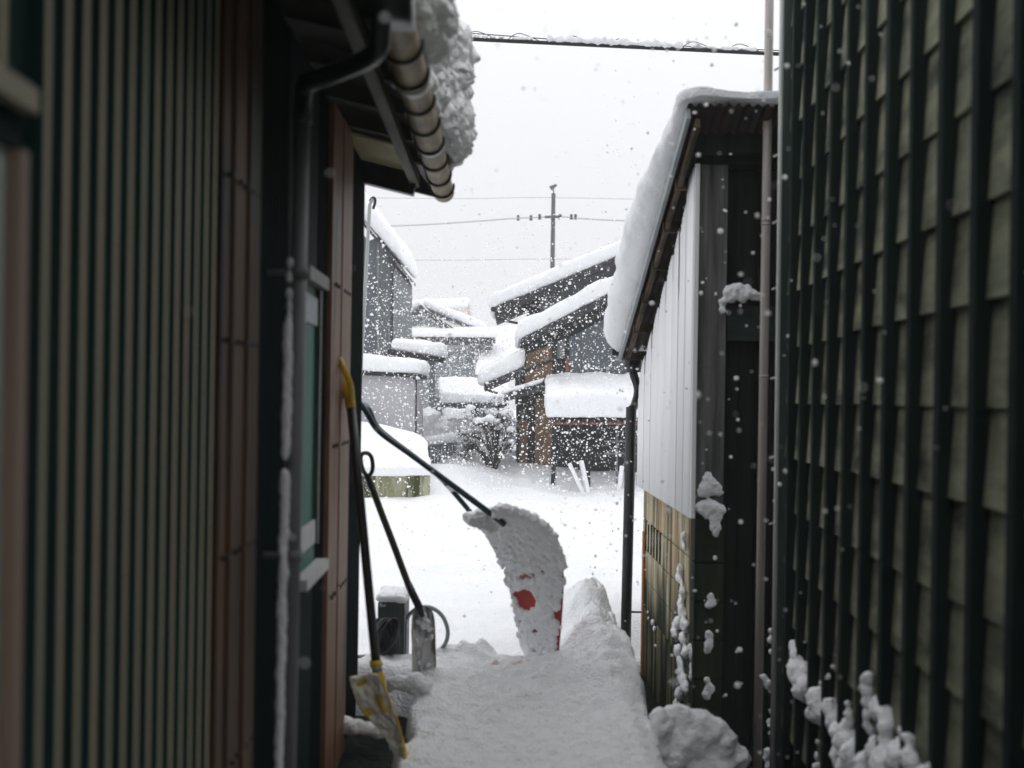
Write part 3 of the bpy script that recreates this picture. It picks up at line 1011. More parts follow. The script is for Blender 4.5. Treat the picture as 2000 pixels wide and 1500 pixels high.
# inside core (dark)
mb = MB()
mb.prism([(XS(SF) + .12, SF + .12, -0.45), (XS(SB) + .06, SB, -0.45), (XS(SB) + .06, SB, zroof(SB) - .05), (XS(SF) + .12, SF + .12, zroof(SF + .12) - .05)], (1.6, 0, 0))
mb.build('inner_wall', M['dark_wood'], shed)


# block wall with joints and vent slots
def swall(mb, y0, y1, z0, z1, o0, o1):
    """o: inward offset from the side-wall plane."""
    mb.hexa([(XS(y0) + o0, y0, z0), (XS(y0) + o1, y0, z0), (XS(y1) + o1, y1, z0), (XS(y1) + o0, y1, z0),
             (XS(y0) + o0, y0, z1), (XS(y0) + o1, y0, z1), (XS(y1) + o1, y1, z1), (XS(y1) + o0, y1, z1)])


ZP = 0.885
bw = MB()
rows = [-0.45, 0.10, 0.295, 0.49, 0.685, 0.93]
VY0, VY1 = 7.12, 7.96
for r_ in range(5):
    za, zb = rows[r_], rows[r_ + 1] - 0.008
    y_ = 6.10 + (0.20 if r_ % 2 else 0.0)
    edges = [SF + 0.142] + [e for e in np.arange(y_ + .3, SB, 0.40)] + [SB]
    if r_ == 3:
        edges = [SF + .142, 6.4, 6.76, VY0, VY1, SB]
    bw.mat(2 if r_ < 1 else 0)
    for a, b in zip(edges[:-1], edges[1:]):
        if r_ == 3 and abs(a - VY0) < 1e-6:
            n_ = 6
            wd = (VY1 - VY0) / n_
            for q_ in range(n_):
                swall(bw, a + q_ * wd, a + q_ * wd + wd * 0.42, za, zb, 0.024, 0.05)
                bw.m[-4] = 1  # near side of the bar painted dark as the slot's shade
            continue
        if b - a < .03: continue
        swall(bw, a + .003, b - .003, za, zb, 0.022 + rr_.uniform(0, .004), 0.13)
# mortar a little behind
bw.mat(1)
swall(bw, SF + .14, VY0, -0.45, ZP + .04, 0.029, 0.128)
swall(bw, VY1, SB - .002, -0.45, ZP + .04, 0.029, 0.128)
swall(bw, VY0, VY1, -0.45, rows[3] - .004, 0.029, 0.128)
swall(bw, VY0, VY1, rows[4] - .004, ZP + .04, 0.029, 0.128)
swall(bw, VY0 + .001, VY1 - .001, rows[3], rows[4], 0.10, 0.126)  # vent back, coloured dark for the shade inside the slots
bw.build('block_wall', [M['moss_block'], M['moss_and_slot_shade'], M['moss_low']], shed)
# corner blocks (front, seen face on)
cbk = MB()
for r_ in range(5):
    za, zb = rows[r_], rows[r_ + 1] - 0.01
    cbk.box(XS(SF) + .018, XS(SF) + .165, SF, SF + .14, za, zb)
cbk.build('corner_block', M['moss_and_slot_shade'], shed)
st = MB()
swall(st, SB - .13, SB - .06, -0.4, 0.60, 0.010, 0.0208)
st.build('rust_streak', M['rust_streak'], shed)

# white corrugated sheets, their ragged top under the rafters
ws = MB()
sheet_edges = [SF + 0.0, 6.14, 6.36, 6.60, 6.86, 7.14, 7.42, 7.74, SB - .005]
for k, (a, b) in enumerate(zip(sheet_edges[:-1], sheet_edges[1:])):
    nn = max(8, int((b - a) / 0.008))
    top, bot, topi, boti = [], [], [], []
    for i in range(nn + 1):
        yy = a + (b - a) * i / nn
        tt = i / nn
        ph = yy * 2 * math.pi / 0.032
        xo = XS(yy) - 0.012 + 0.0035 * math.sin(ph) - 0.003 * k % 2 * .5
        zt = zroof(yy) - 0.30 + 0.16 * (1 - k / 8) - 0.10 * tt ** 3 + 0.0
        if k == 0: zt = 2.67 - 0.05 * tt
        zt -= 0.34 * max(0, tt - 0.86) / 0.14 * (1.0 if k in (1, 2, 3) else 0.2)
        zb = ZP + 0.02 - (0.012 * (yy - SF)) * 0 + 0.0
        top.append((xo, yy, zt)); bot.append((xo, yy, zb))
    V = top + bot + [(p[0] + .003, p[1], p[2]) for p in top] + [(p[0] + .003, p[1], p[2]) for p in bot]
    m_ = nn + 1
    fs = []
    for i in range(nn):
        fs.append((i, i + 1, m_ + i + 1, m_ + i))
        fs.append((2 * m_ + i + 1, 2 * m_ + i, 3 * m_ + i, 3 * m_ + i + 1))
        fs.append((i + 1, i, 2 * m_ + i, 2 * m_ + i + 1))
        fs.append((m_ + i, m_ + i + 1, 3 * m_ + i + 1, 3 * m_ + i))
    ws.add(V, fs)
ws.build('white_sheet', M['poly'], shed, True)
# edge of the sheet wrapping the front corner
we = MB()
we.box(XS(SF) - 0.010, XS(SF) + 0.012, SF - 0.03, SF - .002, ZP + .02, 2.68)
we.build('sheet_edge', M['poly'], shed)
# front: post, boards, rail, beams
fr = MB()
fr.box(XS(SF) + 0.014, XS(SF) + 0.155, SF - 0.012, SF + 0.13, 0.935, 2.68)
fr.build('corner_post', M['old_wood'], shed)
fr = MB()
xx = XS(SF) + 0.16
while xx < 2.3:
    wd = 0.085
    fr.box(xx, xx + wd - .004, SF + 0.06 + rr_.uniform(0, .008), SF + 0.09, -0.45, 2.60)
    xx += wd
fr.build('front_boards', M['dark_wood'], shed)
fr = MB()
fr.box(XS(SF) + 0.165, 2.3, SF - 0.005, SF + 0.055, 1.80, 1.975)
fr.build('middle_rail', M['rail_wood'], shed)
fr = MB()
fr.box(XS(SF) + 0.012, 2.3, SF - 0.03, SF + 0.10, 2.683, 2.78)
fr.box(XS(SF) - 0.05, 2.3, SF - 0.11, SF - 0.045, 2.72, 2.86)
fr.split('head_beam', M['dark_wood'], shed)
# roof sheet (corrugations run down the slope), rafters
XRK = lambda y: 0.815 - 0.022 * (y - 5.62)
ROOF0, ROOF1 = 5.60, 8.36
rs = MB()
n_ = 240
wdt = 1.5
up, dn = [], []
for ring, yy in ((0, ROOF0), (1, ROOF1)):
    for side in (0, 1):
        for i in range(n_ + 1):
            xx = XRK(yy) + wdt * i / n_
            rs.v.append(Vector((xx, yy, zroof(yy) + 0.007 * math.sin(wdt * i / n_ * 2 * math.pi / 0.046) + (0.0 if side == 0 else 0.006))))
m_ = n_ + 1
for i in range(n_):
    rs.f += [(m_ + i, m_ + i + 1, 3 * m_ + i + 1, 3 * m_ + i), (i + 1, i, 2 * m_ + i, 2 * m_ + i + 1),
             (i, i + 1, m_ + i + 1, m_ + i), (2 * m_ + i + 1, 2 * m_ + i, 3 * m_ + i, 3 * m_ + i + 1)]
rs.f += [(0, m_, 3 * m_, 2 * m_), (n_, 2 * m_ + n_, 3 * m_ + n_, m_ + n_)]
rs.m = [0] * len(rs.f)
rs.build('roof', M['rust_roof'], shed, True)
rk = MB()
a = Vector((XRK(ROOF0) + 0.006, ROOF0 + .01, zroof(ROOF0) - 0.035))
b = Vector((XRK(ROOF1) + 0.006, ROOF1 - .01, zroof(ROOF1) - 0.035))
rk.bar(a, b, 0.018, 0.055)
rk.build('rake_flashing', M['roof_metal'], shed)
rk = MB()
o = Vector((0.045, 0, -0.045))
rk.bar(a + o, b + o, 0.022, 0.05)
for yy in np.arange(6.1, 8.3, 0.42):
    rk.box(XRK(yy) + 0.03, XS(yy) + 0.25, yy, yy + .05, zroof(yy) - .115, zroof(yy) - .055)
rk.split('rafter', M['raw_wood'], shed)
rk = MB()
for yy in np.arange(6.32, 8.0, 0.36):
    rk.box(XS(yy) + .002, XS(yy) + 0.05, yy, yy + .10, zroof(yy) - .34, zroof(yy) - .12)
rk.split('wall_block', M['dark_wood'], shed)


# roof snow
def shed_t(s, t): return 0.06 + 0.36 * min(1, t * 1.7) - 0.03 * t


def shed_post(wp, s, t, h):
    k = 1 - smooth(0, 0.16, s)
    wp[:, 0] -= k * (0.02 + 0.075 * smooth(0.05, 0.4, t)) * np.sin(np.clip(h, 0, 1) * 2.6 + .3)
    e = smooth(0.86, 1.0, t)
    wp[:, 2] -= e * 0.06 * (1 - h)
    fr_ = fbm(wp * 30, 2) * 0.008 * (h < 0.25)
    wp[:, 0] += fr_
    return wp


slab('roof_snow', [(XRK(ROOF0) - .02, ROOF0 - .03, zroof(ROOF0) + .024), (XRK(ROOF0) + 1.5, ROOF0 - .03, zroof(ROOF0) + .024),
                   (XRK(ROOF1) + 1.5, ROOF1 + .07, zroof(ROOF1) + .01), (XRK(ROOF1) - .02, ROOF1 + .07, zroof(ROOF1) + .01)],
     shed_t, 0.10, 0.022, shed, amp=0.022, freq=3.5, amp2=0.005, freq2=22, post=shed_post)
# gutter and downpipe at the low eave
gt = MB()
gc = P(1222, 690, 8.42)
poly = [(gc.x - .05, 8.42 + math.cos(math.pi * k / 10) * .055, gc.z - math.sin(math.pi * k / 10) * .055) for k in range(11)]
gt.prism(poly, (1.4, 0, 0))
gt.bar((gc.x - .10, 8.40, gc.z + .005), (gc.x + .02, 8.40, gc.z + .005), 0.05, 0.05)
gt.build('gutter', M['black'], shed)
dp = MB()
pts = [P(1237, 700, 8.42), P(1237, 728, 8.42), P(1246, 760, 8.38), P(1240, 790, 8.30), P(1233, 800, 8.25)]
dp.tube(curve_pts(pts, 5), 0.030, 12)
dp.tube([P(1238, 700, 8.42), P(1238, 727, 8.42)], 0.055, 12)
pe = P(1220, 1330, 8.2)
dp.tube([P(1233, 795, 8.25), pe], 0.0375, 12)
c = P(1223, 1195, 8.21)
dp.bar(c, c + Vector((0.13, 0, 0)), 0.012, 0.012)
dp.build('downpipe', M['black'], shed, True)

# snow lying and stuck on the shed
def ball_list(items, Y, squash=1.0):
    return [(P(px, py, Y), (rp / F * Y, rp / F * Y * squash, rp / F * Y)) for px, py, rp in items]


rb = blobs('ledge_snow', ball_list([(1425, 570, 14), (1440, 566, 14), (1456, 570, 13), (1472, 576, 10), (1484, 580, 8), (1430, 580, 12), (1450, 580, 12), (1412, 590, 9), (1411, 605, 8), (1398, 575, 6)], 5.86), 0.007, None, 0.010, 22, 0.004)
tag(rb, 'small heap of snow on the front rail of the shed', 'snow')
rb = blobs('post_snow', ball_list([(1383, 927, 9), (1385, 940, 14), (1378, 955, 18), (1395, 955, 16), (1370, 962, 12), (1403, 962, 10)], 5.90, .45), 0.007, None, 0.009, 22, 0.004)
tag(rb, 'peaked snow lump stuck to the shed post above the rounded one', 'snow')
rb = blobs('post_snow', ball_list([(1372, 992, 16), (1390, 990, 16), (1404, 996, 13), (1380, 1000, 14), (1398, 1012, 14), (1397, 1028, 13), (1397, 1042, 8)], 5.90, .45), 0.007, None, 0.007, 22, 0.003)
tag(rb, 'rounded snow lump hooked over the block base below the peaked one', 'snow')
rb = blobs('post_snow', ball_list([(1387, 1165, 9), (1390, 1175, 10), (1384, 1182, 8)], 5.90, .45) + ball_list([(1384, 1240, 9), (1386, 1256, 11), (1382, 1270, 9)], 5.90, .45) + ball_list([(1382, 1330, 8), (1386, 1345, 11), (1380, 1358, 10)], 5.90, .45), 0.007, None, 0.008, 22, 0.003)
tag(rb, 'three little snow patches down the dark corner blocks of the shed', 'snow')
yb = lambda px: 0.905 / ((px - 1000) / F + 0.0)       # side wall distance along a sight line


def side_balls(items):
    o = []
    for px, py, rp in items:
        Y = min(max(0.97 / ((px - 999) / F + 0.011), 5.98), 8.0)
        c = P(px, py, Y)
        r = rp / F * Y
        o.append((c, (r * .6, r * 1.25, r)))
    # fill in between neighbours so that the snow hangs together
    for (c0, r0), (c1, r1) in list(zip(o[:-1], o[1:])):
        if (c1 - c0).length < 0.16 and len(items) > 6:
            o.append(((c0 + c1) / 2, tuple((a + b) * .5 for a, b in zip(r0, r1))))
    return o


rb = blobs('wall_snow', side_balls([(1337, 1045, 7), (1335, 1058, 8), (1338, 1070, 6), (1328, 1108, 8), (1327, 1125, 10), (1331, 1140, 8), (1333, 1158, 9), (1330, 1178, 13), (1333, 1200, 14), (1325, 1218, 14), (1337, 1222, 15),
                                    (1318, 1235, 12), (1316, 1222, 9), (1334, 1248, 15), (1325, 1270, 14), (1338, 1275, 14), (1330, 1300, 15), (1334, 1325, 14), (1340, 1345, 14), (1328, 1355, 16), (1350, 1265, 8), (1352, 1285, 8), (1350, 1320, 9), (1322, 1380, 16)]), 0.008, None, 0.012, 18, 0.004)
tag(rb, 'ragged column of snow stuck to the mossy block wall of the shed', 'snow')
rb = blobs('wall_snow', side_balls([(1265, 1195, 5), (1266, 1208, 5), (1275, 1215, 7), (1278, 1228, 6)]), 0.008, None, 0.006, 22, 0.002)
tag(rb, 'two tiny snow spots on the mossy block wall near the downpipe', 'snow')

# broken snow blocks by the shed foot
rb = blobs('snow_block', ball_list([(1315, 1395, 22), (1335, 1400, 30), (1360, 1415, 34), (1385, 1435, 36), (1405, 1460, 38), (1430, 1490, 36), (1360, 1450, 46), (1330, 1440, 42), (1370, 1490, 50), (1320, 1480, 48), (1400, 1510, 50), (1310, 1425, 24)], 5.0, 1.0), 0.012, None, 0.03, 6, 0.006, sat=0)
tag(rb, 'big broken block of snow lying against the shed foot', 'snow')
rb = blobs('snow_block', ball_list([(1285, 1405, 18), (1290, 1425, 22), (1296, 1445, 18), (1280, 1440, 15), (1300, 1465, 18), (1310, 1500, 24)], 4.95, 1.0), 0.010, None, 0.02, 10, 0.005)
tag(rb, 'smaller snow lump between the path and the big broken block', 'snow')

# ------------------------------------------------------------------ tools by the corner
rnd = random.Random(5)


def caked_blade(root, left, right, YL, YRr, thick,  snow_fn, mat_plate, mat_snow, nu=60, nv=26, bulge=0.0, name='blade', nfreq=16, lean=0.0, lip0=0.0, spill=0.0, crust=None):
    """A curved plate between two edge lines, with snow caked on its near face."""
    lp = curve_pts([P(x, y, YL + lean * k / (len(left) - 1)) for k, (x, y) in enumerate(left)], 14)
    rp = curve_pts([P(x, y, YRr + lean * k / (len(right) - 1)) for k, (x, y) in enumerate(right)], 14)
    n = min(len(lp), len(rp))
    def samp(c, k):
        k = k * (len(c) - 1)
        j = min(int(k), len(c) - 2)
        return c[j].lerp(c[j + 1], k - j)
    lp = [samp(lp, i / nu) for i in range(nu + 1)]
    rp = [samp(rp, i / nu) for i in range(nu + 1)]
    G = np.array([[list(lp[i].lerp(rp[i], j / nv)) for j in range(nv + 1)] for i in range(nu + 1)])
    du = np.gradient(G, axis=0)
    dv = np.gradient(G, axis=1)
    Nn = np.cross(du, dv)
    Nn /= np.linalg.norm(Nn, axis=2)[:, :, None]
    view = np.array([0, 0, EYE_Z]) - G
    sgn = np.sign((Nn * view).sum(2).mean())
    Nn *= sgn
    s = np.linspace(0, 1, nu + 1)[:, None] * np.ones((1, nv + 1))
    t = np.linspace(0, 1, nv + 1)[None, :] * np.ones((nu + 1, 1))
    if bulge:
        G = G - Nn * (bulge * np.sin(t * math.pi))[:, :, None]

    def sheet(front, back):
        V = np.concatenate([front.reshape(-1, 3), back.reshape(-1, 3)])
        m = (nu + 1) * (nv + 1)
        fs = []
        for i in range(nu):
            for j in range(nv):
                a = i * (nv + 1) + j
                q = (a, a + 1, a + nv + 2, a + nv + 1)
                fs.append(q)
                fs.append(tuple(m + k for k in q[::-1]))
        bd = [i * (nv + 1) for i in range(nu + 1)] + [nu * (nv + 1) + j for j in range(1, nv + 1)] + [i * (nv + 1) + nv for i in range(nu - 1, -1, -1)] + [j for j in range(nv - 1, 0, -1)]
        for a, b in zip(bd, bd[1:] + bd[:1]): fs.append((b, a, m + a, m + b))
        return V, fs
    V, fs = sheet(G, G - Nn * thick)
    plate = link_mesh(name, V, fs, mat_plate, root, True)
    # side lips
    lip = MB()
    for col in (0, nv):
        pts = [Vector(G[i, col]) for i in range(int(nu * lip0), nu + 1, 3)]
        lip.tube(pts, thick * 0.9, 6)
    lip.build('rim', mat_plate, plate, True)
    T = snow_fn(s, t, G)
    edge = np.minimum(np.minimum(t, 1 - t) * 5, 1) ** 0.5
    over = spill * (1 - smooth(0.50, 0.58, s)) * (t - 0.5) * 2 * (np.abs(t - 0.5) > 0.42) * (1 + 0.8 * fbm(G.reshape(-1, 3) * 22, 2).reshape(s.shape))
    dvn = dv / np.linalg.norm(dv, axis=2)[:, :, None]
    T = np.where(T > 0, T * (0.35 + 0.65 * edge), T)
    wob = np.stack([fbm(G.reshape(-1, 3) * nfreq + 3, 3), fbm(G.reshape(-1, 3) * nfreq + 50, 3), fbm(G.reshape(-1, 3) * nfreq + 90, 3)], 1).reshape(G.shape)
    T = np.where(T > 0, T + 0.007 * fbm(G.reshape(-1, 3) * 48 + 11, 2).reshape(s.shape), T)
    front = G + Nn * np.maximum(T, -0.004)[:, :, None] + wob * (np.maximum(T, 0) * 0.22)[:, :, None]
    front = front + dvn * over[:, :, None]
    back = G - Nn * thick * 0.5
    back = back + dvn * over[:, :, None] - Nn * (np.abs(over) * 0.6)[:, :, None]
    V, fs = sheet(front, back)
    if crust is None:
        link_mesh('caked_snow', V, fs, mat_snow, root, True)
    else:
        rg = random.Random(44)
        bl = []

        def at_(si, tj, off):
            i, j = min(max(si, 0), 1) * nu, min(max(tj, 0), 1) * nv
            i0, j0 = min(int(i), nu - 1), min(int(j), nv - 1)
            p = G[i0, j0] + (G[i0 + 1, j0] - G[i0, j0]) * (i - i0) + (G[i0, j0 + 1] - G[i0, j0]) * (j - j0)
            ex = (tj - min(max(tj, 0), 1)) * np.linalg.norm(G[i0, nv] - G[i0, 0])
            return Vector(p + Nn[i0, j0] * off + dvn[i0, j0] * ex)
        crust(rg, at_, bl)
        blobs('caked_snow', bl, 0.0055, root, 0.006, 34, 0.0035, 75, sat=1)
    return plate


# wide snow scoop with bent blue tube handle
sc = thing('snow_scoop', P(1060, 1300, 5.95), 'tall snow-caked scoop with red plate and bent dark blue tube handle', 'snow shovel')


def scoop_snow(s, t, G):
    q = G.reshape(-1, 3)
    n1 = fbm(q * 14, 3).reshape(s.shape)
    n2 = fbm(q * 30 + 7, 3).reshape(s.shape)
    up = 1 - smooth(0.50, 0.60, s)
    T = up * (0.048 + 0.022 * n1 + 0.012 * n2)
    low = 0.017 + 0.026 * n1 + 0.018 * n2
    T = T + (1 - up) * low
    # bare patches: the round sticker, the right rim, bits low down
    def hole(cs, ct, rs, rt, d):
        return d * np.exp(-(((s - cs) / rs) ** 2 + ((t - ct) / rt) ** 2) ** 2)
    T -= hole(0.615, 0.30, 0.050, 0.22, 0.06)
    T -= hole(0.71, 0.90, 0.035, 0.16, 0.05)
    T -= hole(0.86, 0.97, 0.09, 0.10, 0.06)
    T -= hole(0.575, 0.10, 0.02, 0.2, 0.03)
    T += hole(1.02, 0.4, 0.10, 0.5, 0.03)
    return T


def scoop_crust(rg, at_, bl):
    # thick crust over the upper half, thinning downwards
    for i in range(28):
        for j in range(12):
            k = i / 27
            si, tj = k * 0.60 + rg.uniform(-.015, .015), 0.0 + 1.0 * j / 11 + rg.uniform(-.04, .04)
            r = rg.uniform(.024, .036) * (1 - 0.45 * max(0, k - .45) / .55)
            bl.append((at_(si, tj, 0.012 - 0.010 * k), r))
    # broken crust lower down, leaving the plate bare in places
    bare = [(0.650, 0.30, 0.050, 0.21), (0.73, 0.95, 0.03, 0.12), (0.87, 1.0, 0.09, 0.07), (0.79, 0.42, 0.010, 0.05), (0.60, 0.06, 0.014, 0.12), (0.97, 0.99, 0.06, .07)]
    for i in range(30):
        for j in range(15):
            si, tj = 0.57 + i / 29 * 0.43 + rg.uniform(-.012, .012), 0.03 + 0.94 * j / 14 + rg.uniform(-.04, .04)
            if any(((si - a) / c) ** 2 + ((tj - b) / d) ** 2 < 1 for a, b, c, d in bare): continue
            r = rg.uniform(.013, .019)
            bl.append((at_(si, tj, 0.004), r))
    for _ in range(26):
        bl.append((at_(0.99, rg.uniform(-.1, 1.05), rg.uniform(-.01, .05)), rg.uniform(.018, .034)))


caked_blade(sc, [(918, 1006), (950, 1022), (972, 1058), (988, 1110), (1003, 1180), (1020, 1255), (1032, 1315)],
            [(985, 992), (1040, 1012), (1078, 1052), (1098, 1105), (1098, 1170), (1092, 1250), (1085, 1318)], 5.92, 5.68, 0.006, scoop_snow, M['red'], M['snow'], 130, 66, nfreq=18, lean=0.24, lip0=0.56, crust=scoop_crust)
hm = MB()
near = [P(704, 789, 5.72), P(716, 806, 5.72), P(732, 833, 5.72), P(752, 852, 5.72), P(800, 886, 5.72), P(850, 923, 5.71), P(900, 960, 5.71), P(958, 1003, 5.71), P(985, 1025, 5.73)]
hm.tube(curve_pts(near, 6), 0.0150, 12)
far = [P(704, 789, 5.72), P(712, 790, 5.82), P(721, 800, 5.90), P(736, 832, 5.92), P(765, 858, 5.92), P(810, 892, 5.93), P(860, 933, 5.93), P(895, 972, 5.94), P(925, 1008, 5.95)]
hm.tube(curve_pts(far, 6), 0.0130, 12)
hm.build('handle', M['blue_tube'], sc, True)
hm = MB()
hm.bar(P(872, 945, 5.71), P(884, 958, 5.93), 0.02, 0.02)
hm.build('cross_brace', M['blue_tube'], sc)
blobs('piled_snow', ball_list([(958, 1000, 14), (975, 994, 14), (992, 1000, 13), (1008, 1008, 12), (940, 1010, 14), (925, 1015, 12), (970, 1012, 18), (945, 1022, 14), (960, 1030, 14), (1000, 1018, 16), (1022, 1022, 14), (1040, 1032, 14)], 5.80), 0.008, sc, 0.012, 18, 0.004)

# pointed steel shovel with D grip
sv = thing('steel_shovel', P(830, 1310, 5.6), 'wooden-shafted steel shovel with D grip and frosted narrow blade', 'shovel')
gm_ = MB()
gp = curve_pts([P(716, 930, 5.68), P(708, 915, 5.69), P(705, 898, 5.70), P(707, 887, 5.70), P(717, 885, 5.68), P(725, 892, 5.66), P(728, 908, 5.66), P(726, 922, 5.67), P(719, 932, 5.68)], 5)
gm_.tube(gp, 0.0105, 10)
gm_.build('grip', M['rubber'], sv, True)
gm_ = MB()
gm_.tube([P(716, 926, 5.68), P(727, 955, 5.67)], 0.017, 10)
gm_.build('socket', M['rubber'], sv, True)
gm_ = MB()
gm_.tube(curve_pts([P(727, 953, 5.67), P(745, 1002, 5.66), P(768, 1062, 5.65), P(795, 1135, 5.63), P(806, 1160, 5.62), P(816, 1180, 5.61)], 5), 0.0165, 12)
gm_.build('shaft', M['shaft_wood'], sv, True)
gm_ = MB()
gm_.tube([P(797, 1140, 5.628), P(806, 1160, 5.618), P(817, 1182, 5.606), P(826, 1205, 5.60)], [0.0185, 0.019, 0.019, 0.010], 12)
gm_.build('neck', M['rubber'], sv, True)
vs, nu_, nv_ = [], 24, 10
oL = curve_pts([P(812, 1181, 5.62), P(806, 1195, 5.62), P(803, 1225, 5.62), P(804, 1262, 5.62), P(805, 1330, 5.62)], 8)
oR = curve_pts([P(828, 1183, 5.62), P(842, 1190, 5.62), P(849, 1212, 5.62), P(851, 1262, 5.62), P(852, 1330, 5.62)], 8)
bm_ = MB()
vs = []
for sgn in (0, 1):
    for i in range(nu_ + 1):
        k = int(i * (len(oL) - 1) / nu_)
        for j in range(nv_ + 1):
            p = oL[k].lerp(oR[k], j / nv_)
            vs.append(p + Vector((0, 0.020 * math.sin(math.pi * j / nv_) + sgn * .003, 0)))
fs = []
m_ = (nu_ + 1) * (nv_ + 1)
for i in range(nu_):
    for j in range(nv_):
        a = i * (nv_ + 1) + j
        fs.append((a, a + 1, a + nv_ + 2, a + nv_ + 1))
        fs.append((m_ + a + nv_ + 1, m_ + a + nv_ + 2, m_ + a + 1, m_ + a))
bd = [i * (nv_ + 1) for i in range(nu_ + 1)] + [nu_ * (nv_ + 1) + j for j in range(1, nv_ + 1)] + [i * (nv_ + 1) + nv_ for i in range(nu_ - 1, -1, -1)] + [j for j in range(nv_ - 1, 0, -1)]
for a, b in zip(bd, bd[1:] + bd[:1]): fs.append((b, a, m_ + a, m_ + b))
bm_.add(vs, fs)
bld = bm_.build('blade', M['steel'], sv, True)
blobs('caked_snow', ball_list([(822, 1192, 6), (828, 1203, 8), (834, 1215, 8), (838, 1228, 7), (826, 1225, 6), (816, 1215, 7), (842, 1245, 6), (830, 1250, 5), (836, 1300, 6), (818, 1295, 5), (812, 1250, 4)], 5.615, .5), 0.005, sv, 0.007, 30, 0.003)

# yellow snow shovel leaning on the wall
ysv = thing('yellow_shovel', P(780, 1480, 4.6), 'yellow plastic snow shovel, black shaft and snow-caked scoop, leaning on the wall', 'snow shovel')
gm_ = MB()
gm_.tube(curve_pts([P(657, 704, 4.80), P(661, 718, 4.80), P(669, 742, 4.80), P(680, 768, 4.79), P(685, 797, 4.78)], 6), [0.016] * 4 + [.022] * 8 + [0.024] * 8 + [0.022] * 5, 12)
gm_.tube(curve_pts([P(657, 704, 4.80), P(662, 702, 4.70), P(672, 722, 4.67), P(684, 752, 4.69), P(687, 785, 4.76)], 6), 0.013, 10)
gm_.tube([P(656, 704, 4.83), P(661, 705, 4.66)], 0.016, 10)
gm_.build('grip', M['yellow'], ysv, True)
gm_ = MB()
gm_.tube([P(685, 792, 4.78), P(702, 960, 4.73), P(719, 1140, 4.68), P(734, 1292, 4.64)], 0.0185, 12)
gm_.build('shaft', M['rubber'], ysv, True)
gm_ = MB()
gm_.tube([P(734, 1290, 4.64), P(735, 1302, 4.637)], 0.025, 12)
gm_.tube(curve_pts([P(738, 1312, 4.62), P(742, 1335, 4.62), P(748, 1370, 4.60), P(752, 1392, 4.58)], 4), [0.020, 0.021, .022, .023, .024, .024, .024, .023, .021, .019, .016, .012, 0.008], 12)
gm_.build('neck', M['yellow'], ysv, True)
gm_ = MB()
gm_.tube([P(735, 1300, 4.638), P(738, 1314, 4.62)], 0.021, 12)
gm_.build('ferrule', M['hose_grey'], ysv, True)


def yscoop(s, t, G):
    q = G.reshape(-1, 3)
    n1 = fbm(q * 22 + 4, 3).reshape(s.shape)
    T = 0.013 + 0.010 * n1 + 0.008 * np.sin(np.clip(t, 0, 1) * math.pi)
    T -= 0.022 * (t > 0.90) * (n1 < 0.25) * smooth(0.45, 0.55, s)
    T -= 0.03 * np.exp(-(((s - 0.42) / .05) ** 2 + ((t - 0.05) / .15) ** 2))
    T -= 0.03 * np.exp(-(((s - 0.12) / .04) ** 2 + ((t - 0.25) / .2) ** 2))
    return T


caked_blade(ysv, [(684, 1322), (690, 1345), (702, 1378), (722, 1404), (748, 1430), (764, 1458), (777, 1487)],
            [(740, 1318), (752, 1345), (764, 1378), (776, 1408), (784, 1436), (789, 1462), (792, 1488)], 4.62, 4.57, 0.005, yscoop, M['yellow'], M['yellow_frost'], 60, 30, bulge=0.03, nfreq=20)

# grey box with hose
bx = thing('meter_box', P(762, 1330, 6.0), 'grey metal outdoor box with snow on top and a hose hung on it', 'box')
b = MB()
tl, brr = P(738, 1178, 5.95), P(788, 1345, 5.95)
b.box(tl.x, brr.x, 5.95, 6.22, brr.z, tl.z)
b.build('body', M['box_grey'], bx)
b = MB()
b.box(tl.x + .02, brr.x - .02, 5.944, 5.949, brr.z + .03, tl.z - .03)
b.box(brr.x + .001, brr.x + .006, 6.0, 6.18, brr.z + .05, tl.z - .1)
b.build('door', M['box_grey'], bx)
b = MB()
kc = P(704, 1291, 5.9)
b.tube([kc + Vector((-.022, 0, 0)), kc + Vector((.022, 0, 0))], 0.030, 14)
b.tube([kc, (tl.x + .01, 6.0, kc.z)], 0.011, 8)
b.build('valve_knob', M['rubber'], bx)
slab('snow_cap', [(tl.x - .01, 5.93, tl.z + .002), (brr.x + .015, 5.93, tl.z + .002), (brr.x + .015, 6.23, tl.z + .002), (tl.x - .01, 6.23, tl.z + .002)],
     lambda s, t: 0.045, 0.022, 0.007, bx, amp=0.012, freq=14, amp2=0.004)
hs_ = MB()
for k in range(7):
    c = P(752 + (k % 4) * 3, 1243, 5.92 - 0.012 * k)
    ax, az = 0.036 + 0.008 * (k % 3), 0.088 - 0.006 * (k % 2)
    tl_ = 0.25 * (k - 3)
    hs_.tube([(c.x + ax * math.cos(a) + 0.010 * (k - 3) * math.sin(a), c.y, c.z + az * math.sin(a)) for a in np.linspace(0, 2 * math.pi, 28, endpoint=False)], 0.0075, 8, closed=True)
ho = hs_.build('hose_coil', M['rubber'], None, True)
tag(ho, 'coil of thin black hose hanging on the grey metal box', 'hose')
hs_ = MB()
hs_.tube(curve_pts([P(794, 1215, 6.08), P(800, 1200, 6.06), P(818, 1187, 6.0), P(842, 1187, 5.95), P(863, 1202, 5.92), P(874, 1228, 5.9), P(872, 1252, 5.9), P(858, 1273, 5.92), P(836, 1290, 5.95), P(810, 1303, 6.0), P(795, 1320, 6.05)], 6), 0.0105, 10)
ho = hs_.build('loop_hose', M['hose_grey'], None, True)
tag(ho, 'thick pale grey hose bent in a loop behind the steel shovel blade', 'hose')
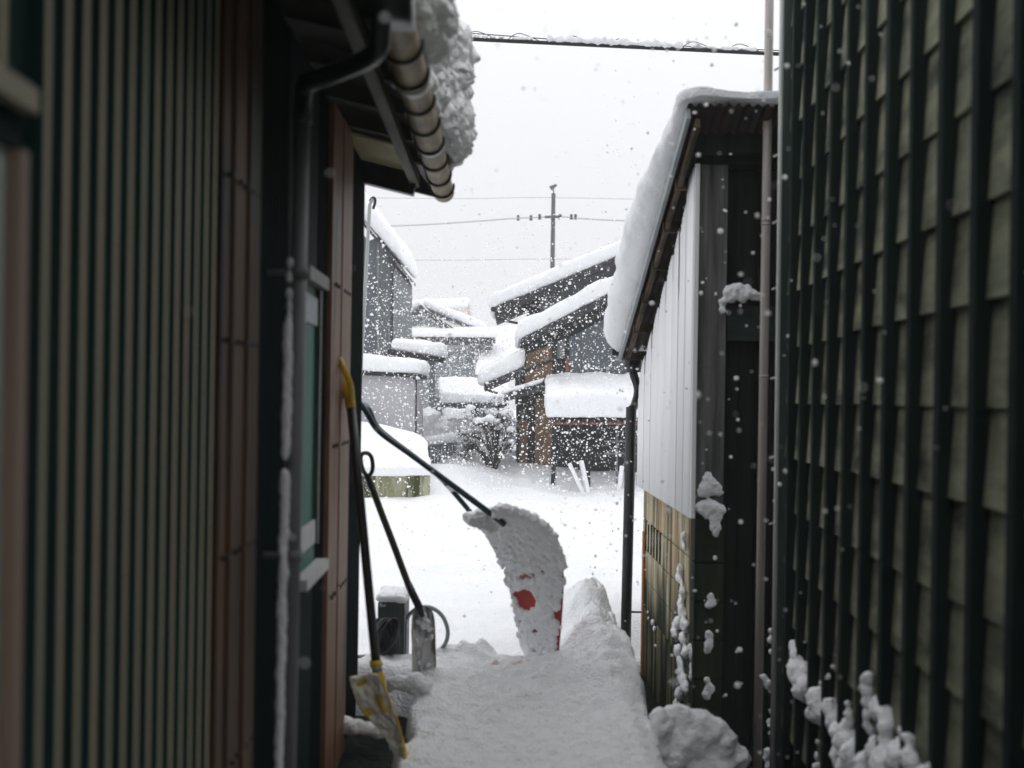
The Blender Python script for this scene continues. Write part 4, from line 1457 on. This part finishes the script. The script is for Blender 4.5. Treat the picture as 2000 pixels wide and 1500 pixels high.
# bits of snow on the bare ground under the eave
rb = blobs('ground_snow', ball_list([(660, 1402, 14), (670, 1415, 18), (690, 1420, 16), (705, 1418, 14), (718, 1425, 15), (735, 1428, 14), (748, 1432, 9), (655, 1420, 12)], 5.0), 0.009, None, 0.014, 16, 0.004)
tag(rb, 'low strip of clotted snow on dark ground at the house wall', 'snow')
rb = blobs('ground_snow', ball_list([(765, 1332, 10), (775, 1335, 13), (788, 1338, 15), (802, 1335, 16), (815, 1330, 16), (808, 1345, 14), (760, 1345, 8), (828, 1338, 16)], 5.35), 0.009, None, 0.014, 16, 0.004)
tag(rb, 'snow clods at the foot of the grey metal box', 'snow')
rb = blobs('pinkish_snow', ball_list([(955, 1303, 9), (968, 1298, 8), (978, 1305, 8), (990, 1303, 6), (1003, 1299, 8), (1015, 1297, 7), (1024, 1296, 6), (1030, 1290, 5), (962, 1308, 7)], 5.72), 0.006, None, 0.007, 30, 0.003, mat='snow_pink')  # snow lumps with a pink-tinted base colour
tag(rb, 'crumbs of pinkish snow beside the scoop on the path', 'snow')

# ------------------------------------------------------------------ overhead cable
oc = thing('overhead_cable', P(1200, 95, 10.0), 'thick black overhead cable with snow lying along it', 'cable')
A = P(700, 66, 10.0)
B = P(1492, 104, 10.0)
dvec = (B - A)
A2, B2 = A - dvec * 1.2, B + dvec * 1.2


def cab(px): return A + dvec * ((px - 700) / 792) + Vector((0, 0, 0))


b = MB()
b.tube([A2, A, B, B2], 0.017, 8)
b.build('cable', M['cable'], oc, True)
b = MB()
up_ = Vector((0, 0, 0.052))
b.tube([A2 + up_, cab(905) + Vector((0, 0, .052)), cab(1100) + Vector((0, 0, .03)), cab(1300) + Vector((0, 0, .028)), B2 + Vector((0, 0, .03))], 0.0042, 6)
for px0 in (905, 990, 1095, 1190, 1330, 1420):
    pts = [cab(px0), cab(px0 + 12) + Vector((0, 0, .05)), cab(px0 + 26) + Vector((0, .0, .068)), cab(px0 + 48) + Vector((0, 0, .04)), cab(px0 + 70) + Vector((0, 0, .0))]
    b.tube(curve_pts(pts, 4), 0.0035, 5)
b.build('messenger_wire', M['cable'], oc)
bl = []
rnd = random.Random(9)
for px in list(range(1005, 1040, 6)) + list(range(1075, 1480, 7)) + list(range(915, 990, 16)):
    hh = rnd.uniform(.015, .05) if 1060 < px < 1330 else rnd.uniform(.01, .028)
    if 1330 < px < 1350: continue
    bl.append((cab(px) + Vector((0, 0, 0.02 + hh * .35)), (0.030, 0.028, hh)))
blobs('cable_snow', bl, 0.010, oc, 0.010, 14, 0.003)

# ------------------------------------------------------------------ background: brown old house
HB = 20.0
old = thing('old_house', P(1120, 950, HB), 'old brown and black house with two snow-covered tiled gable roofs', 'house')


def pxpoly(pts, Y): return [P(x, y, Y) for x, y in pts]


mb = MB()
mb.prism(pxpoly([(1012, 690), (1032, 668), (1205, 578), (1330, 520), (1330, 985), (1008, 985)], HB), (0, 3.0, 0))
mb.build('wall', M['black_wood'], old)
mb = MB()
mb.prism(pxpoly([(1028, 692), (1078, 672), (1080, 770), (1024, 770)], HB - .02), (0, 0.018, 0))
mb.prism(pxpoly([(1046, 775), (1084, 775), (1078, 950), (1044, 950)], HB - .02), (0, 0.018, 0))
mb.prism(pxpoly([(1012, 820), (1030, 820), (1030, 905), (1012, 905)], HB - .02), (0, 0.018, 0))
mb.split('earth_panel', M['brown_wall'], old)
mb = MB()
mb.prism(pxpoly([(1112, 660), (1200, 612), (1330, 545), (1330, 748), (1112, 748)], HB - .03), (0, 0.026, 0))
k0, k1 = P(1112, 700, HB - .03), P(1330, 700, HB - .03)
mb.build('metal_panel', M['slate_wall'], old)
mb = MB()
mb.prism(pxpoly([(1088, 668), (1104, 660), (1104, 700), (1088, 700)], HB - .02), (0, 0.015, 0))
mb.prism(pxpoly([(1010, 905), (1032, 905), (1032, 940), (1010, 940)], HB - .02), (0, 0.015, 0))
mb.split('grey_panel', M['grey_wall'], old)
mb = MB()
for pts in ([(1080, 668), (1087, 664), (1087, 950), (1080, 950)], [(1104, 656), (1111, 653), (1111, 748), (1104, 748)], [(1036, 770), (1043, 770), (1043, 950), (1036, 950)], [(1008, 698), (1014, 692), (1014, 950), (1008, 950)],
            [(1012, 728), (1080, 700), (1080, 705), (1012, 734)], [(1012, 770), (1080, 770), (1080, 776), (1012, 776)]):
    mb.prism(pxpoly(pts, HB - .06), (0, 0.038, 0))
mb.split('timber_post', M['black_wood'], old)
mb = MB()
mb.prism(pxpoly([(1105, 700), (1111, 700), (1111, 745), (1105, 745)], HB - .07), (0, .008, 0))
mb.build('rust_strip', M['red_beam'], old)


def rake_roof(root, a, b, Y0, Y1, thick_px, snow_t, seed, edge_mat='tile', over=0.12, right_ext=None, round_r=0.10, tdrop=None, nm='roof'):
    """Roof plane whose front rake runs from pixel a (eave) to pixel b; it reaches back from Y0 to Y1."""
    pa, pb = P(a[0], a[1], Y0), P(b[0], b[1], Y0)
    dv = Vector((0, Y1 - Y0, 0))
    th = thick_px / F * Y0
    m = MB()
    lo = Vector((0, 0, -th))
    m.hexa([pa + lo, pb + lo, pb + lo + dv, pa + lo + dv, pa, pb, pb + dv, pa + dv])
    rf_ = m.build(nm, M['soffit'], root)
    # tile edge
    m = MB()
    L = (pb - pa).length
    n_ = max(3, int(L / 0.155))
    d = (pb - pa).normalized()
    for i in range(n_):
        c = pa.lerp(pb, (i + .5) / n_)
        m.tube([c + Vector((0, -.05, -.005)) - d * .06, c + Vector((0, -.05, .028)) + d * .065], [0.040, 0.030], 8)
    m.bar(pa + Vector((0, -.03, -.045)), pb + Vector((0, -.03, -.045)), 0.05, 0.07)
    m.build('rake_tiles', M[edge_mat], root)
    e = d * over
    up = Vector((0, 0, 0.045))
    slab('roof_snow', [pa - e + up - Vector((0, .10, 0)), pb + up - Vector((0, .10, 0)), pb + up + dv, pa - e + up + dv], tdrop or (lambda s, t: snow_t), round_r, 0.045, root, amp=0.03, freq=2.2, amp2=0.008, freq2=9, seed=seed)
    return pa, pb


rake_roof(old, (1018, 668), (1330, 508), HB - .45, HB + 3.2, 6, 0.29, 1.0, over=0.10)
# upper storey
mb = MB()
mb.prism(pxpoly([(1032, 588), (1330, 455), (1330, 600), (1032, 640)], HB + .7), (0, 2.5, 0))
mb.build('upper_wall', M['black_wood'], old)
mb = MB()
mb.prism(pxpoly([(1055, 582), (1330, 462), (1330, 520), (1055, 612)], HB + .66), (0, 0.035, 0))
k = 0
for i in range(34):
    x_ = 1057 + i * 8
    y_ = 582 - (x_ - 1055) * 0.436
    mb.prism(pxpoly([(x_, y_), (x_ + 4, y_ - 2), (x_ + 4, y_ + 36), (x_, y_ + 38)], HB + .64), (0, .018, 0))
mb.build('metal_siding', M['grey_wall'], old)
rake_roof(old, (966, 607), (1330, 455), HB + .25, HB + 3.4, 7, 0.27, 4.0, over=0.10)
mb = MB()
mb.bar(P(972, 614, HB + .25), P(1040, 584, HB + .25), 0.05, 0.05)
mb.build('eave_board', M['raw_wood'], old)
mb = MB()
mb.tube([P(968, 606, HB + .2), P(972, 624, HB + .2), P(1026, 634, HB + .65)], 0.022, 8)
mb.tube([P(964, 604, HB + .2), P(964, 600, HB + 3.0)], 0.05, 8)
mb.build('gutter', M['black'], old)
# small side roof at the left
rake_roof(old, (946, 756), (1024, 722), HB - .1, HB + 2.6, 6, 0.34, 7.0, over=0.12)
mb = MB()
mb.tube([P(947, 752, HB - .12), P(952, 762, HB - .12), P(972, 768, HB - .1)], 0.02, 8)
mb.build('gutter', M['black'], old)
mb = MB()
mb.prism(pxpoly([(1006, 728), (1016, 724), (1016, 790), (1006, 790)], HB - .04), (0, .035, 0))
mb.split('grey_panel', M['grey_wall'], old)
rake_roof(old, (985, 776), (1062, 752), HB - .35, HB - .02, 4, 0.09, 9.0, over=0.05, round_r=.05)

# lean-to in front of the house
PO = 18.6
porch = thing('lean_to', P(1155, 955, PO), 'open lean-to with corrugated roof, red beam and deep snow, by the old house', 'lean-to')
pa, pb = P(1072, 822, PO), P(1300, 822, PO)
ra, rb2 = P(1072, 762, HB - .08), P(1300, 762, HB - .08)
mb = MB()
n_ = 70
V = []
for (e0, e1), dz in (((pa, pb), 0), ((ra, rb2), 0), ((pa, pb), -.025), ((ra, rb2), -.025)):
    for i in range(n_ + 1):
        p = e0.lerp(e1, i / n_)
        V.append(p + Vector((0, 0, dz + 0.026 * math.sin(i / n_ * 2 * math.pi * 14))))
m_ = n_ + 1
fs = []
for i in range(n_):
    fs += [(i, i + 1, m_ + i + 1, m_ + i), (2 * m_ + i + 1, 2 * m_ + i, 3 * m_ + i, 3 * m_ + i + 1), (i + 1, i, 2 * m_ + i, 2 * m_ + i + 1)]
mb.add(V, fs)
mb.build('roof', M['tile'], porch)
o = Vector((0, 0, .035))
slab('roof_snow', [pa + o - Vector((.06, .10, 0)), pb + o - Vector((0, .10, 0)), rb2 + o, ra + o - Vector((.06, 0, 0))], lambda s, t: 0.36 - .1 * t, 0.06, 0.035, porch, amp=0.025, freq=2.5, amp2=0.01, freq2=9, seed=3)
mb = MB()
mb.bar(P(1074, 827, PO + .03), P(1300, 827, PO + .03), 0.05, 0.035)
mb.build('beam', M['red_beam'], porch)
for px in (1082, 1150, 1228):
    mb = MB()
    mb.bar(P(px, 830, PO + .1), P(px - 2, 975, PO + .1), 0.07, 0.07, (0, 1, 0))
    mb.build('post', M['black_wood'], porch)
mb = MB()
for py in (862, 886):
    mb.bar(P(1180, py, PO + .25), P(1300, py, PO + .25), 0.03, 0.03)
mb.bar(P(1205, 830, PO + .28), P(1205, 965, PO + .28), 0.03, 0.03, (0, 1, 0))
mb.split('rack_bar', M['grey_wall'], porch)
pk = MB()
pk.bar(P(1112, 905, PO - .1), P(1140, 965, PO - .2), 0.05, 0.05)
pk.bar(P(1135, 900, PO + .0), P(1150, 968, PO - .2), 0.06, 0.05)
o = pk.build('snowy_pole', M['snow'], None)
tag(o, 'two snow-coated poles leaning crossed under the lean-to', 'poles')
pk = MB()
pk.bar(P(1215, 910, PO - .1), P(1208, 968, PO - .2), 0.05, 0.05)
o = pk.build('snowy_pole', M['snow'], None)
tag(o, 'short snow-coated pole leaning at the right end of the lean-to', 'pole')

# ------------------------------------------------------------------ background left
# tall slate house
tl_h = thing('slate_house', P(740, 690, 25.0), 'tall slate-grey house at the left with thick snow on its sloping roof', 'house')
mb = MB()
mb.prism(pxpoly([(640, 400), (722, 470), (740, 462), (766, 515), (766, 900), (640, 900)], 25.0), (0, 5, 0))
mb.build('wall', M['slate_wall'], tl_h)
mb = MB()
mb.prism(pxpoly([(736, 470), (741, 468), (741, 690), (736, 690)], 24.95), (0, 0.04, 0))
mb.prism(pxpoly([(742, 476), (762, 517), (762, 690), (742, 690)], 24.97), (0, 0.02, 0))
for i in range(5):
    x_ = 744 + i * 3.6
    mb.prism(pxpoly([(x_, 492 + i * 6), (x_ + 1.6, 494 + i * 6), (x_ + 1.6, 690), (x_, 690)], 24.94), (0, 0.025, 0))
mb.build('siding_panel', M['grey_wall'], tl_h)
mb = MB()
pa, pb = P(722, 455, 24.7), P(772, 515, 24.7)
lf = P(640, 357, 24.7)
dv = Vector((0, 5.2, 0))
mb.hexa([lf, pb, pb + dv, lf + dv, lf + Vector((0, 0, .08)), pb + Vector((0, 0, .08)), pb + dv + Vector((0, 0, .08)), lf + dv + Vector((0, 0, .08))])
mb.build('roof', M['tile'], tl_h)
slab('roof_snow', [lf + Vector((0, -.1, .09)), pb + Vector((.06, -.1, .09)), pb + dv + Vector((.06, 0, .09)), lf + dv + Vector((0, 0, .09))], lambda s, t: 0.52, 0.22, 0.05, tl_h, amp=0.03, freq=2, seed=8)
mb = MB()
mb.tube([P(772, 512, 24.6), P(773, 520, 24.6), P(767, 530, 24.8), P(766, 690, 24.9)], 0.022, 8)
mb.build('downpipe', M['black'], tl_h)
# pale slanting pipe at the corner of the near house
pp = MB()
pp.tube([P(728, 388, 8.0), P(722, 400, 8.0), P(705, 720, 8.0), P(692, 1010, 8.0)], 0.012, 8)
o = pp.build('pale_pipe', M['conduit'])
tag(o, 'thin pale pipe standing behind the house corner below the eave', 'pipe')
pp = MB()
pp.tube(curve_pts([P(722, 393, 8.0), P(729, 386, 8.0), P(733, 392, 8.0), P(729, 408, 8.0)], 4), 0.010, 6)
pp.build('pipe_bend', M['black'], o)

# pale shed
ps = thing('pale_shed', P(760, 860, 19.0), 'pale grey flat-roofed shed with rounded snow cap and thin downpipe', 'shed')
mb = MB()
mb.prism(pxpoly([(640, 728), (808, 737), (808, 940), (640, 940)], 19.0), (0, 2.0, 0))
mb.build('wall', M['pale_wall'], ps)
mb = MB()
mb.prism(pxpoly([(640, 722), (816, 731), (816, 738), (640, 729)], 18.9), (0, 2.1, 0))
mb.build('roof', M['black_wood'], ps)
a, b_ = P(640, 722, 18.85), P(822, 731, 18.85)
dv = Vector((0, 2.2, 0))
u_ = Vector((0, 0, 0.004))
slab('roof_snow', [a + u_, b_ + u_, b_ + u_ + dv, a + u_ + dv], lambda s, t: 0.25, 0.085, 0.03, ps, amp=0.018, freq=2.5, seed=12)
mb = MB()
mb.tube([P(807, 738, 18.85), P(813, 741, 18.85), P(812, 880, 18.85)], 0.014, 8)
mb.build('downpipe', M['black'], ps)

# stained concrete retaining wall with a heap of snow
cw = thing('concrete_wall', P(775, 988, 16.0), 'low stained concrete wall with moss streaks and a snow heap on top', 'wall')
mb = MB()
mb.prism(pxpoly([(600, 928), (838, 931), (838, 1010), (600, 1010)], 16.0), (0, 0.25, 0))
mb.build('wall', M['con_wall'], cw)
q0, q1 = P(600, 930, 15.9), P(842, 932, 15.9)
q3, q2 = P(600, 872, 18.6), P(828, 876, 18.6)
slab('snow_heap', [q0, q1, q2, q3], lambda s, t: 0.12 + 0.36 * math.sin(min(1, t * 1.2) * 2.4) * (1 - 0.6 * s ** 4), 0.06, 0.04, cw, amp=0.03, freq=1.8, seed=15)

# little roof on a post (gate) behind the pale shed
gr_ = thing('roofed_gate', P(845, 820, 22.5), 'small gate roof carrying a thick roll of snow on a grey post', 'gate')
mb = MB()
mb.bar(P(760, 688, 22.5), P(868, 704, 22.5), 0.5, 0.10)
mb.build('roof', M['black_wood'], gr_)
mb = MB()
mb.bar(P(844, 700, 22.5), P(844, 870, 22.5), 0.11, 0.11, (0, 1, 0))
mb.bar(P(775, 700, 22.5), P(775, 870, 22.5), 0.11, 0.11, (0, 1, 0))
mb.bar(P(775, 774, 22.5), P(842, 774, 22.5), 0.02, 0.02)
mb.bar(P(852, 776, 22.6), P(858, 865, 22.6), 0.13, 0.05, (0, 1, 0))
mb.split('post', M['grey_wall'], gr_)
a, b_ = P(762, 684, 22.25), P(872, 700, 22.25)
dv = Vector((0, .55, 0))
slab('roof_snow', [a, b_, b_ + dv, a + dv], lambda s, t: 0.25, 0.10, 0.035, gr_, amp=0.02, freq=3, seed=18)

# hedge of snow and small fence
rb = blobs('snowy_hedge', ball_list([(810, 838, 26), (832, 830, 24), (852, 832, 22), (868, 838, 18), (880, 850, 14), (820, 862, 24), (845, 858, 26), (870, 860, 18), (828, 812, 16), (850, 815, 12), (815, 880, 22)], 21.5, 1.0), 0.04, None, 0.07, 4, 0.03, 11, sat=3)
tag(rb, 'rounded hedge buried in snow behind the grey fence panel', 'hedge')
fn = thing('fence', P(860, 905, 20.5), 'low grey board fence half buried in snow, below the hedge', 'fence')
mb = MB()
for i in range(9):
    x_ = 828 + i * 7
    mb.prism(pxpoly([(x_, 872 - i * .8), (x_ + 6, 871 - i * .8), (x_ + 6, 940), (x_, 940)], 20.5), (0, .03, 0))
mb.build('board_panel', M['grey_wall'], fn)
mb = MB()
mb.bar(P(826, 874, 20.48), P(894, 866, 20.48), 0.06, 0.05)
mb.build('top_rail', M['grey_wall'], fn)
a, b_ = P(822, 872, 20.35), P(896, 863, 20.35)
slab('snow_cap', [a, b_, b_ + Vector((0, .3, 0)), a + Vector((0, .3, 0))], lambda s, t: 0.16, 0.075, 0.03, fn, amp=0.02, freq=4, seed=19)

# garden wall with tiled coping far back
gw = thing('garden_wall', P(915, 850, 29.0), 'dark garden wall with broad snow-covered roof beyond the shrub', 'wall')
mb = MB()
mb.prism(pxpoly([(862, 792), (985, 792), (985, 812), (862, 812)], 29.0), (0, 1.0, 0))
mb.prism(pxpoly([(880, 812), (892, 812), (892, 870), (880, 870)], 28.9), (0, .2, 0))
mb.build('wall', M['grey_wall'], gw)
mb = MB()
mb.prism(pxpoly([(858, 788), (990, 788), (990, 794), (858, 794)], 28.7), (0, 1.0, 0))
mb.build('roof', M['tile'], gw)
a, b_ = P(856, 787, 28.6), P(992, 787, 28.6)
c_, d_ = P(992, 752, 31.0), P(856, 752, 31.0)
slab('roof_snow', [a, b_, c_, d_], lambda s, t: 0.22, 0.06, 0.05, gw, amp=0.03, freq=2, seed=22)
lw = thing('low_wall', P(920, 850, 26.0), 'low pale wall with a thick snow coping in front of the garden wall', 'wall')
mb = MB()
mb.prism(pxpoly([(868, 818), (1000, 818), (1000, 900), (868, 900)], 26.2), (0, .3, 0))
mb.build('wall', M['pale_wall'], lw)
a, b_ = P(864, 818, 26.0), P(1004, 818, 26.0)
slab('snow_cap', [a, b_, b_ + Vector((0, .7, 0)), a + Vector((0, .7, 0))], lambda s, t: 0.20, 0.09, 0.04, lw, amp=0.02, freq=3, seed=24)

# shrub with snow
shr = thing('snowy_shrub', P(962, 912, 19.6), 'dark spreading shrub with snow clumps on its branches beside the old house', 'shrub')
mb = MB()
root = P(965, 916, 19.6)
rnd = random.Random(21)
tips = []
for (mx_, my_, tx, ty) in [(950, 870, 910, 840), (955, 860, 935, 815), (962, 850, 960, 800), (972, 860, 985, 810), (980, 870, 1000, 830), (940, 880, 905, 880), (985, 880, 1000, 865), (925, 868, 902, 905), (950, 850, 925, 795), (970, 840, 975, 785)]:
    p1 = P(mx_, my_, 19.6 + rnd.uniform(-.3, .3))
    p2 = P(tx, ty, 19.6 + rnd.uniform(-.5, .5))
    pts = curve_pts([root + Vector((rnd.uniform(-.03, .03), rnd.uniform(-.03, .03), -.1)), p1, p2], 5)
    mb.tube(pts, [0.035 - 0.025 * i / (len(pts) - 1) for i in range(len(pts))], 6)
    for k in range(6):
        c = p1.lerp(p2, rnd.uniform(.1, 1))
        e = c + Vector((rnd.uniform(-.15, .15), rnd.uniform(-.18, .18), rnd.uniform(-.02, .12)))
        mb.tube([c, e], [0.010, 0.005], 4)
        tips.append(e)
    tips += [p2, p1.lerp(p2, .5)]
mb.build('trunk', M['bark'], shr)
lf_ = MB()
for tpt in tips:
    for k in range(44):
        c = tpt + Vector((rnd.gauss(0, .085), rnd.gauss(0, .10), rnd.gauss(0, .055)))
        d = Vector((rnd.gauss(0, 1), rnd.gauss(0, 1), rnd.gauss(.3, .7))).normalized()
        u = d.orthogonal().normalized() * 0.008
        d *= rnd.uniform(.03, .06)
        lf_.add([c - u, c + u, c + d], [(0, 1, 2)])
lf_.build('foliage', M['foliage'], shr)
bl = []
for tpt in tips:
    if rnd.random() < 0.36:
        r = rnd.uniform(.035, .085)
        bl.append((tpt + Vector((rnd.uniform(-.03, .03), rnd.uniform(-.1, .0), r * .5 + .03)), (r * 1.3, r * 1.2, r * .7)))
blobs('branch_snow', bl, 0.02, shr, 0.03, 8, 0.01)

# far traditional house
fh = thing('far_house', P(860, 730, 42.0), 'far traditional house with a small gable over a long snowy skirt roof', 'house')
mb = MB()
mb.prism(pxpoly([(778, 668), (962, 668), (962, 820), (778, 820)], 42.0), (0, 5, 0))
mb.build('wall', M['grey_wall'], fh)
mb = MB()
mb.prism(pxpoly([(870, 674), (918, 674), (918, 682), (870, 682)], 41.9), (0, .08, 0))
mb.prism(pxpoly([(926, 676), (930, 676), (930, 722), (926, 722)], 41.9), (0, .08, 0))
mb.split('plaster_strip', M['pale_wall'], fh)
mb = MB()
mb.prism(pxpoly([(772, 654), (772, 638), (822, 599), (888, 643), (888, 654)], 42.2), (0, 4, 0))
mb.build('gable', M['grey_wall'], fh)
mb = MB()
for a, b_ in (((775, 640), (822, 603)), ((822, 603), (884, 644))):
    mb.bar(P(*a, 42.1), P(*b_, 42.1), 0.14, 0.14)
mb.prism(pxpoly([(812, 606), (822, 594), (832, 606)], 41.95), (0, .1, 0))
mb.build('barge_board', M['tile'], fh)
for (a, b_, sd) in (((826, 599), (950, 648), 30), ((818, 599), (740, 655), 33)):
    p0, p1 = P(*a, 42.3), P(*b_, 42.3)
    dv = Vector((0, 5, 0))
    slab('roof_snow', [p0, p1, p1 + dv, p0 + dv], lambda s, t: 0.34, 0.16, 0.09, fh, amp=0.03, freq=1.5, seed=sd)
mb = MB()
a, b_ = P(745, 662, 41.2), P(968, 664, 41.2)
c_, d_ = P(968, 653, 42.4), P(745, 653, 42.4)
lo = Vector((0, 0, -.12))
mb.hexa([a + lo, b_ + lo, c_ + lo, d_ + lo, a, b_, c_, d_])
L = (b_ - a).length
n_ = int(L / 0.28)
for i in range(n_):
    c = a.lerp(b_, (i + .5) / n_)
    mb.tube([c + Vector((0, -.05, -.02)), c + Vector((0, .2, .02))], 0.085, 8)
mb.build('roof', M['tile'], fh)
slab('roof_snow', [a + Vector((0, -.05, .06)), b_ + Vector((.1, -.05, .06)), c_ + Vector((.1, 0, .1)), d_ + Vector((0, 0, .1))], lambda s, t: 0.20, 0.09, 0.06, fh, amp=0.03, freq=1.5, seed=36)
mb = MB()
mb.prism(pxpoly([(962, 680), (940, 722), (962, 735), (1030, 735), (1030, 680)], 44.0), (0, 3, 0))
mb.build('side_wing', M['pale_wall'], fh)
slab('roof_snow', [P(925, 735, 40.0), P(1040, 735, 40.0), P(1040, 640, 45.0), P(960, 650, 45.0)], lambda s, t: 0.25, 0.08, 0.1, fh, amp=0.04, freq=1.2, seed=38)

# very far pale building
fb = thing('far_block', P(885, 640, 75.0), 'faint pale pinkish building far beyond the gabled house', 'building')
mb = MB()
mb.prism(pxpoly([(800, 606), (912, 600), (912, 700), (800, 700)], 75.0), (0, 8, 0))
mb.build('wall', M['far_wall'], fb)
mb = MB()
mb.prism(pxpoly([(912, 600), (917, 592), (924, 640), (926, 700), (912, 700)], 75.5), (0, 5, 0))
mb.build('stair_tower', M['far_wall'], fb)
slab('roof_snow', [P(796, 604, 74.8), P(916, 598, 74.8), P(916, 598, 83), P(796, 604, 83)], lambda s, t: 0.5, 0.2, 0.2, fb, amp=0.03, freq=1, seed=40)

# utility pole and wires
UP = 50.0
up = thing('utility_pole', P(1080, 600, UP), 'utility pole with short crossarm against the white sky', 'utility pole')
pt, pbm = P(1081, 378, UP), P(1079, 520, UP)
dv = (pbm - pt)
b = MB()
b.tube([pt, pt + dv * 3.1], [0.085, 0.12], 12)
b.build('pole', M['pole'], up, True)
b = MB()
b.bar(P(1064, 424, UP - .1), P(1098, 423, UP - .1), 0.09, 0.10)
b.build('crossarm', M['pole'], up)
for px in (1012, 1037, 1054, 1094, 1116, 1124):
    b = MB()
    c = P(px, 424 + (2 if px < 1050 else 0), UP - .15)
    b.tube([c + Vector((0, 0, -.10)), c + Vector((0, 0, .12))], [0.07, 0.055], 8)
    b.build('insulator', M['black'], up)
b = MB()
b.tube([P(1081, 380, UP), P(1081, 366, UP)], 0.03, 6)
b.tube([P(1075, 368, UP), P(1087, 361, UP)], [0.10, 0.05], 8)
b.build('top_bracket', M['pole'], up)


def wire(pts, r, lab, mat='wire_white'):
    b = MB()
    b.tube(curve_pts(pts, 8), r, 6)
    o = b.build('power_wire', M[mat])
    tag(o, lab, 'wire')


wire([P(500, 447, 47), P(780, 441, UP - .2), P(920, 433, UP - .2), P(1000, 427, UP - .2), P(1064, 424, UP - .15)], 0.034, 'snow-coated wire running left from the pole crossarm')
wire([P(1096, 423, UP - .15), P(1150, 428, UP - .2), P(1220, 431, UP - .2), P(1500, 440, UP)], 0.034, 'snow-coated wire running right from the pole crossarm')
wire([P(600, 385, UP), P(900, 388, UP), P(1080, 386, UP), P(1500, 395, UP)], 0.015, 'faint thin wire passing near the pole top')
wire([P(600, 508, UP), P(900, 508, UP), P(1080, 506, UP), P(1500, 510, UP)], 0.015, 'faint low wire crossing the pole just above the roofs')

# ------------------------------------------------------------------ falling snow
_t = (1 + 5 ** .5) / 2
IV = np.array([(-1, _t, 0), (1, _t, 0), (-1, -_t, 0), (1, -_t, 0), (0, -1, _t), (0, 1, _t), (0, -1, -_t), (0, 1, -_t), (_t, 0, -1), (_t, 0, 1), (-_t, 0, -1), (-_t, 0, 1)])
IV /= np.linalg.norm(IV[0])
IF = np.array([(0, 11, 5), (0, 5, 1), (0, 1, 7), (0, 7, 10), (0, 10, 11), (1, 5, 9), (5, 11, 4), (11, 10, 2), (10, 7, 6), (7, 1, 8), (3, 9, 4), (3, 4, 2), (3, 2, 6), (3, 6, 8), (3, 8, 9), (4, 9, 5), (2, 4, 11), (6, 2, 10), (8, 6, 7), (9, 8, 1)])


def flakes(n, lo, hi, r0, r1):
    c = RNG.uniform(lo, hi, (n, 3))
    r = r0 + (r1 - r0) * RNG.random(n) ** 2.6
    sc = r[:, None] * RNG.uniform(.7, 1.25, (n, 3))
    return c, sc


C1, S1 = flakes(19000, (-4.2, 8.6, 0.1), (3.6, 19.5, 3.0), 0.0038, 0.0140)
C2, S2 = flakes(14000, (-5.5, 19.5, 0.2), (4.5, 40.0, 4.0), 0.010, 0.018)
C5, S5 = flakes(2600, (-5, 9, 3.0), (4.5, 36.0, 8.0), 0.004, 0.010)
C3, S3 = flakes(560, (0.45, 2.8, 0.2), (0.99, 8.2, 3.4), 0.0030, 0.0105)
C6, S6 = flakes(220, (-0.3, 2.8, 0.2), (0.45, 8.2, 2.6), 0.0025, 0.006)
C4, S4 = flakes(110, (-0.42, 1.1, 0.7), (0.98, 3.2, 2.4), 0.0020, 0.0045)
CC, SS = np.concatenate([C1, C2, C3, C4, C5, C6]), np.concatenate([S1, S2, S3, S4, S5, S6])
# none inside the shed, the old house or its lean-to
keep = ~((CC[:, 0] > 0.72) & (CC[:, 1] > 5.5) & (CC[:, 1] < 8.5) & (CC[:, 2] < 3.3))
CC, SS = CC[keep], SS[keep]
V = (CC[:, None, :] + IV[None] * SS[:, None, :]).reshape(-1, 3)
Fc = (IF[None] + (np.arange(len(CC)) * 12)[:, None, None]).reshape(-1, 3)
me = bpy.data.meshes.new('falling_snow')
me.vertices.add(len(V))
me.vertices.foreach_set('co', V.ravel())
me.loops.add(Fc.size)
me.loops.foreach_set('vertex_index', Fc.ravel())
me.polygons.add(len(Fc))
me.polygons.foreach_set('loop_start', np.arange(0, Fc.size, 3))
me.polygons.foreach_set('loop_total', np.full(len(Fc), 3))
me.materials.append(M['flake'])
me.update()
me.validate()
me.polygons.foreach_set('use_smooth', np.ones(len(Fc), bool))
fo = bpy.data.objects.new('falling_snow', me)
COL.objects.link(fo)
tag(fo, 'countless white snowflakes drifting down through the alley and yard', 'snowfall', kind='stuff')

# ------------------------------------------------------------------ haze of the snowfall
hz = MB()
hz.box(-135, 135, -9, 134, -1.2, 11.5)
hm_ = bpy.data.materials.new('haze')
hm_.use_nodes = True
t = hm_.node_tree
t.nodes.remove(t.nodes['Principled BSDF'])
pv = t.nodes.new('ShaderNodeVolumePrincipled')
pv.inputs['Color'].default_value = (0.98, 0.98, 1.0, 1)
pv.inputs['Density'].default_value = 0.0028
t.links.new(pv.outputs[0], t.nodes['Material Output'].inputs['Volume'])
ho = hz.build('haze', hm_)
tag(ho, 'pale haze of falling snow', 'haze', kind='stuff')

# ------------------------------------------------------------------ things of a kind
for o in bpy.data.objects:
    base_name = o.name.split('.')[0]
    grp = {'post_snow': 'snow clumps stuck to the shed and house walls', 'wall_snow': 'snow clumps stuck to the shed and house walls',
           'ledge_snow': 'snow clumps stuck to the shed and house walls', 'wall_foot_snow': 'snow clumps stuck to the shed and house walls',
           'corner_snow': 'snow clumps stuck to the shed and house walls', 'snow_block': 'broken snow lumps beside the shed',
           'power_wire': 'wires at the utility pole', 'ground_snow': 'snow clods on the dark ground', 'snowy_pole': 'snow-coated poles under the lean-to'}.get(base_name)
    if grp and o.parent is None and 'category' in o:
        o['group'] = grp
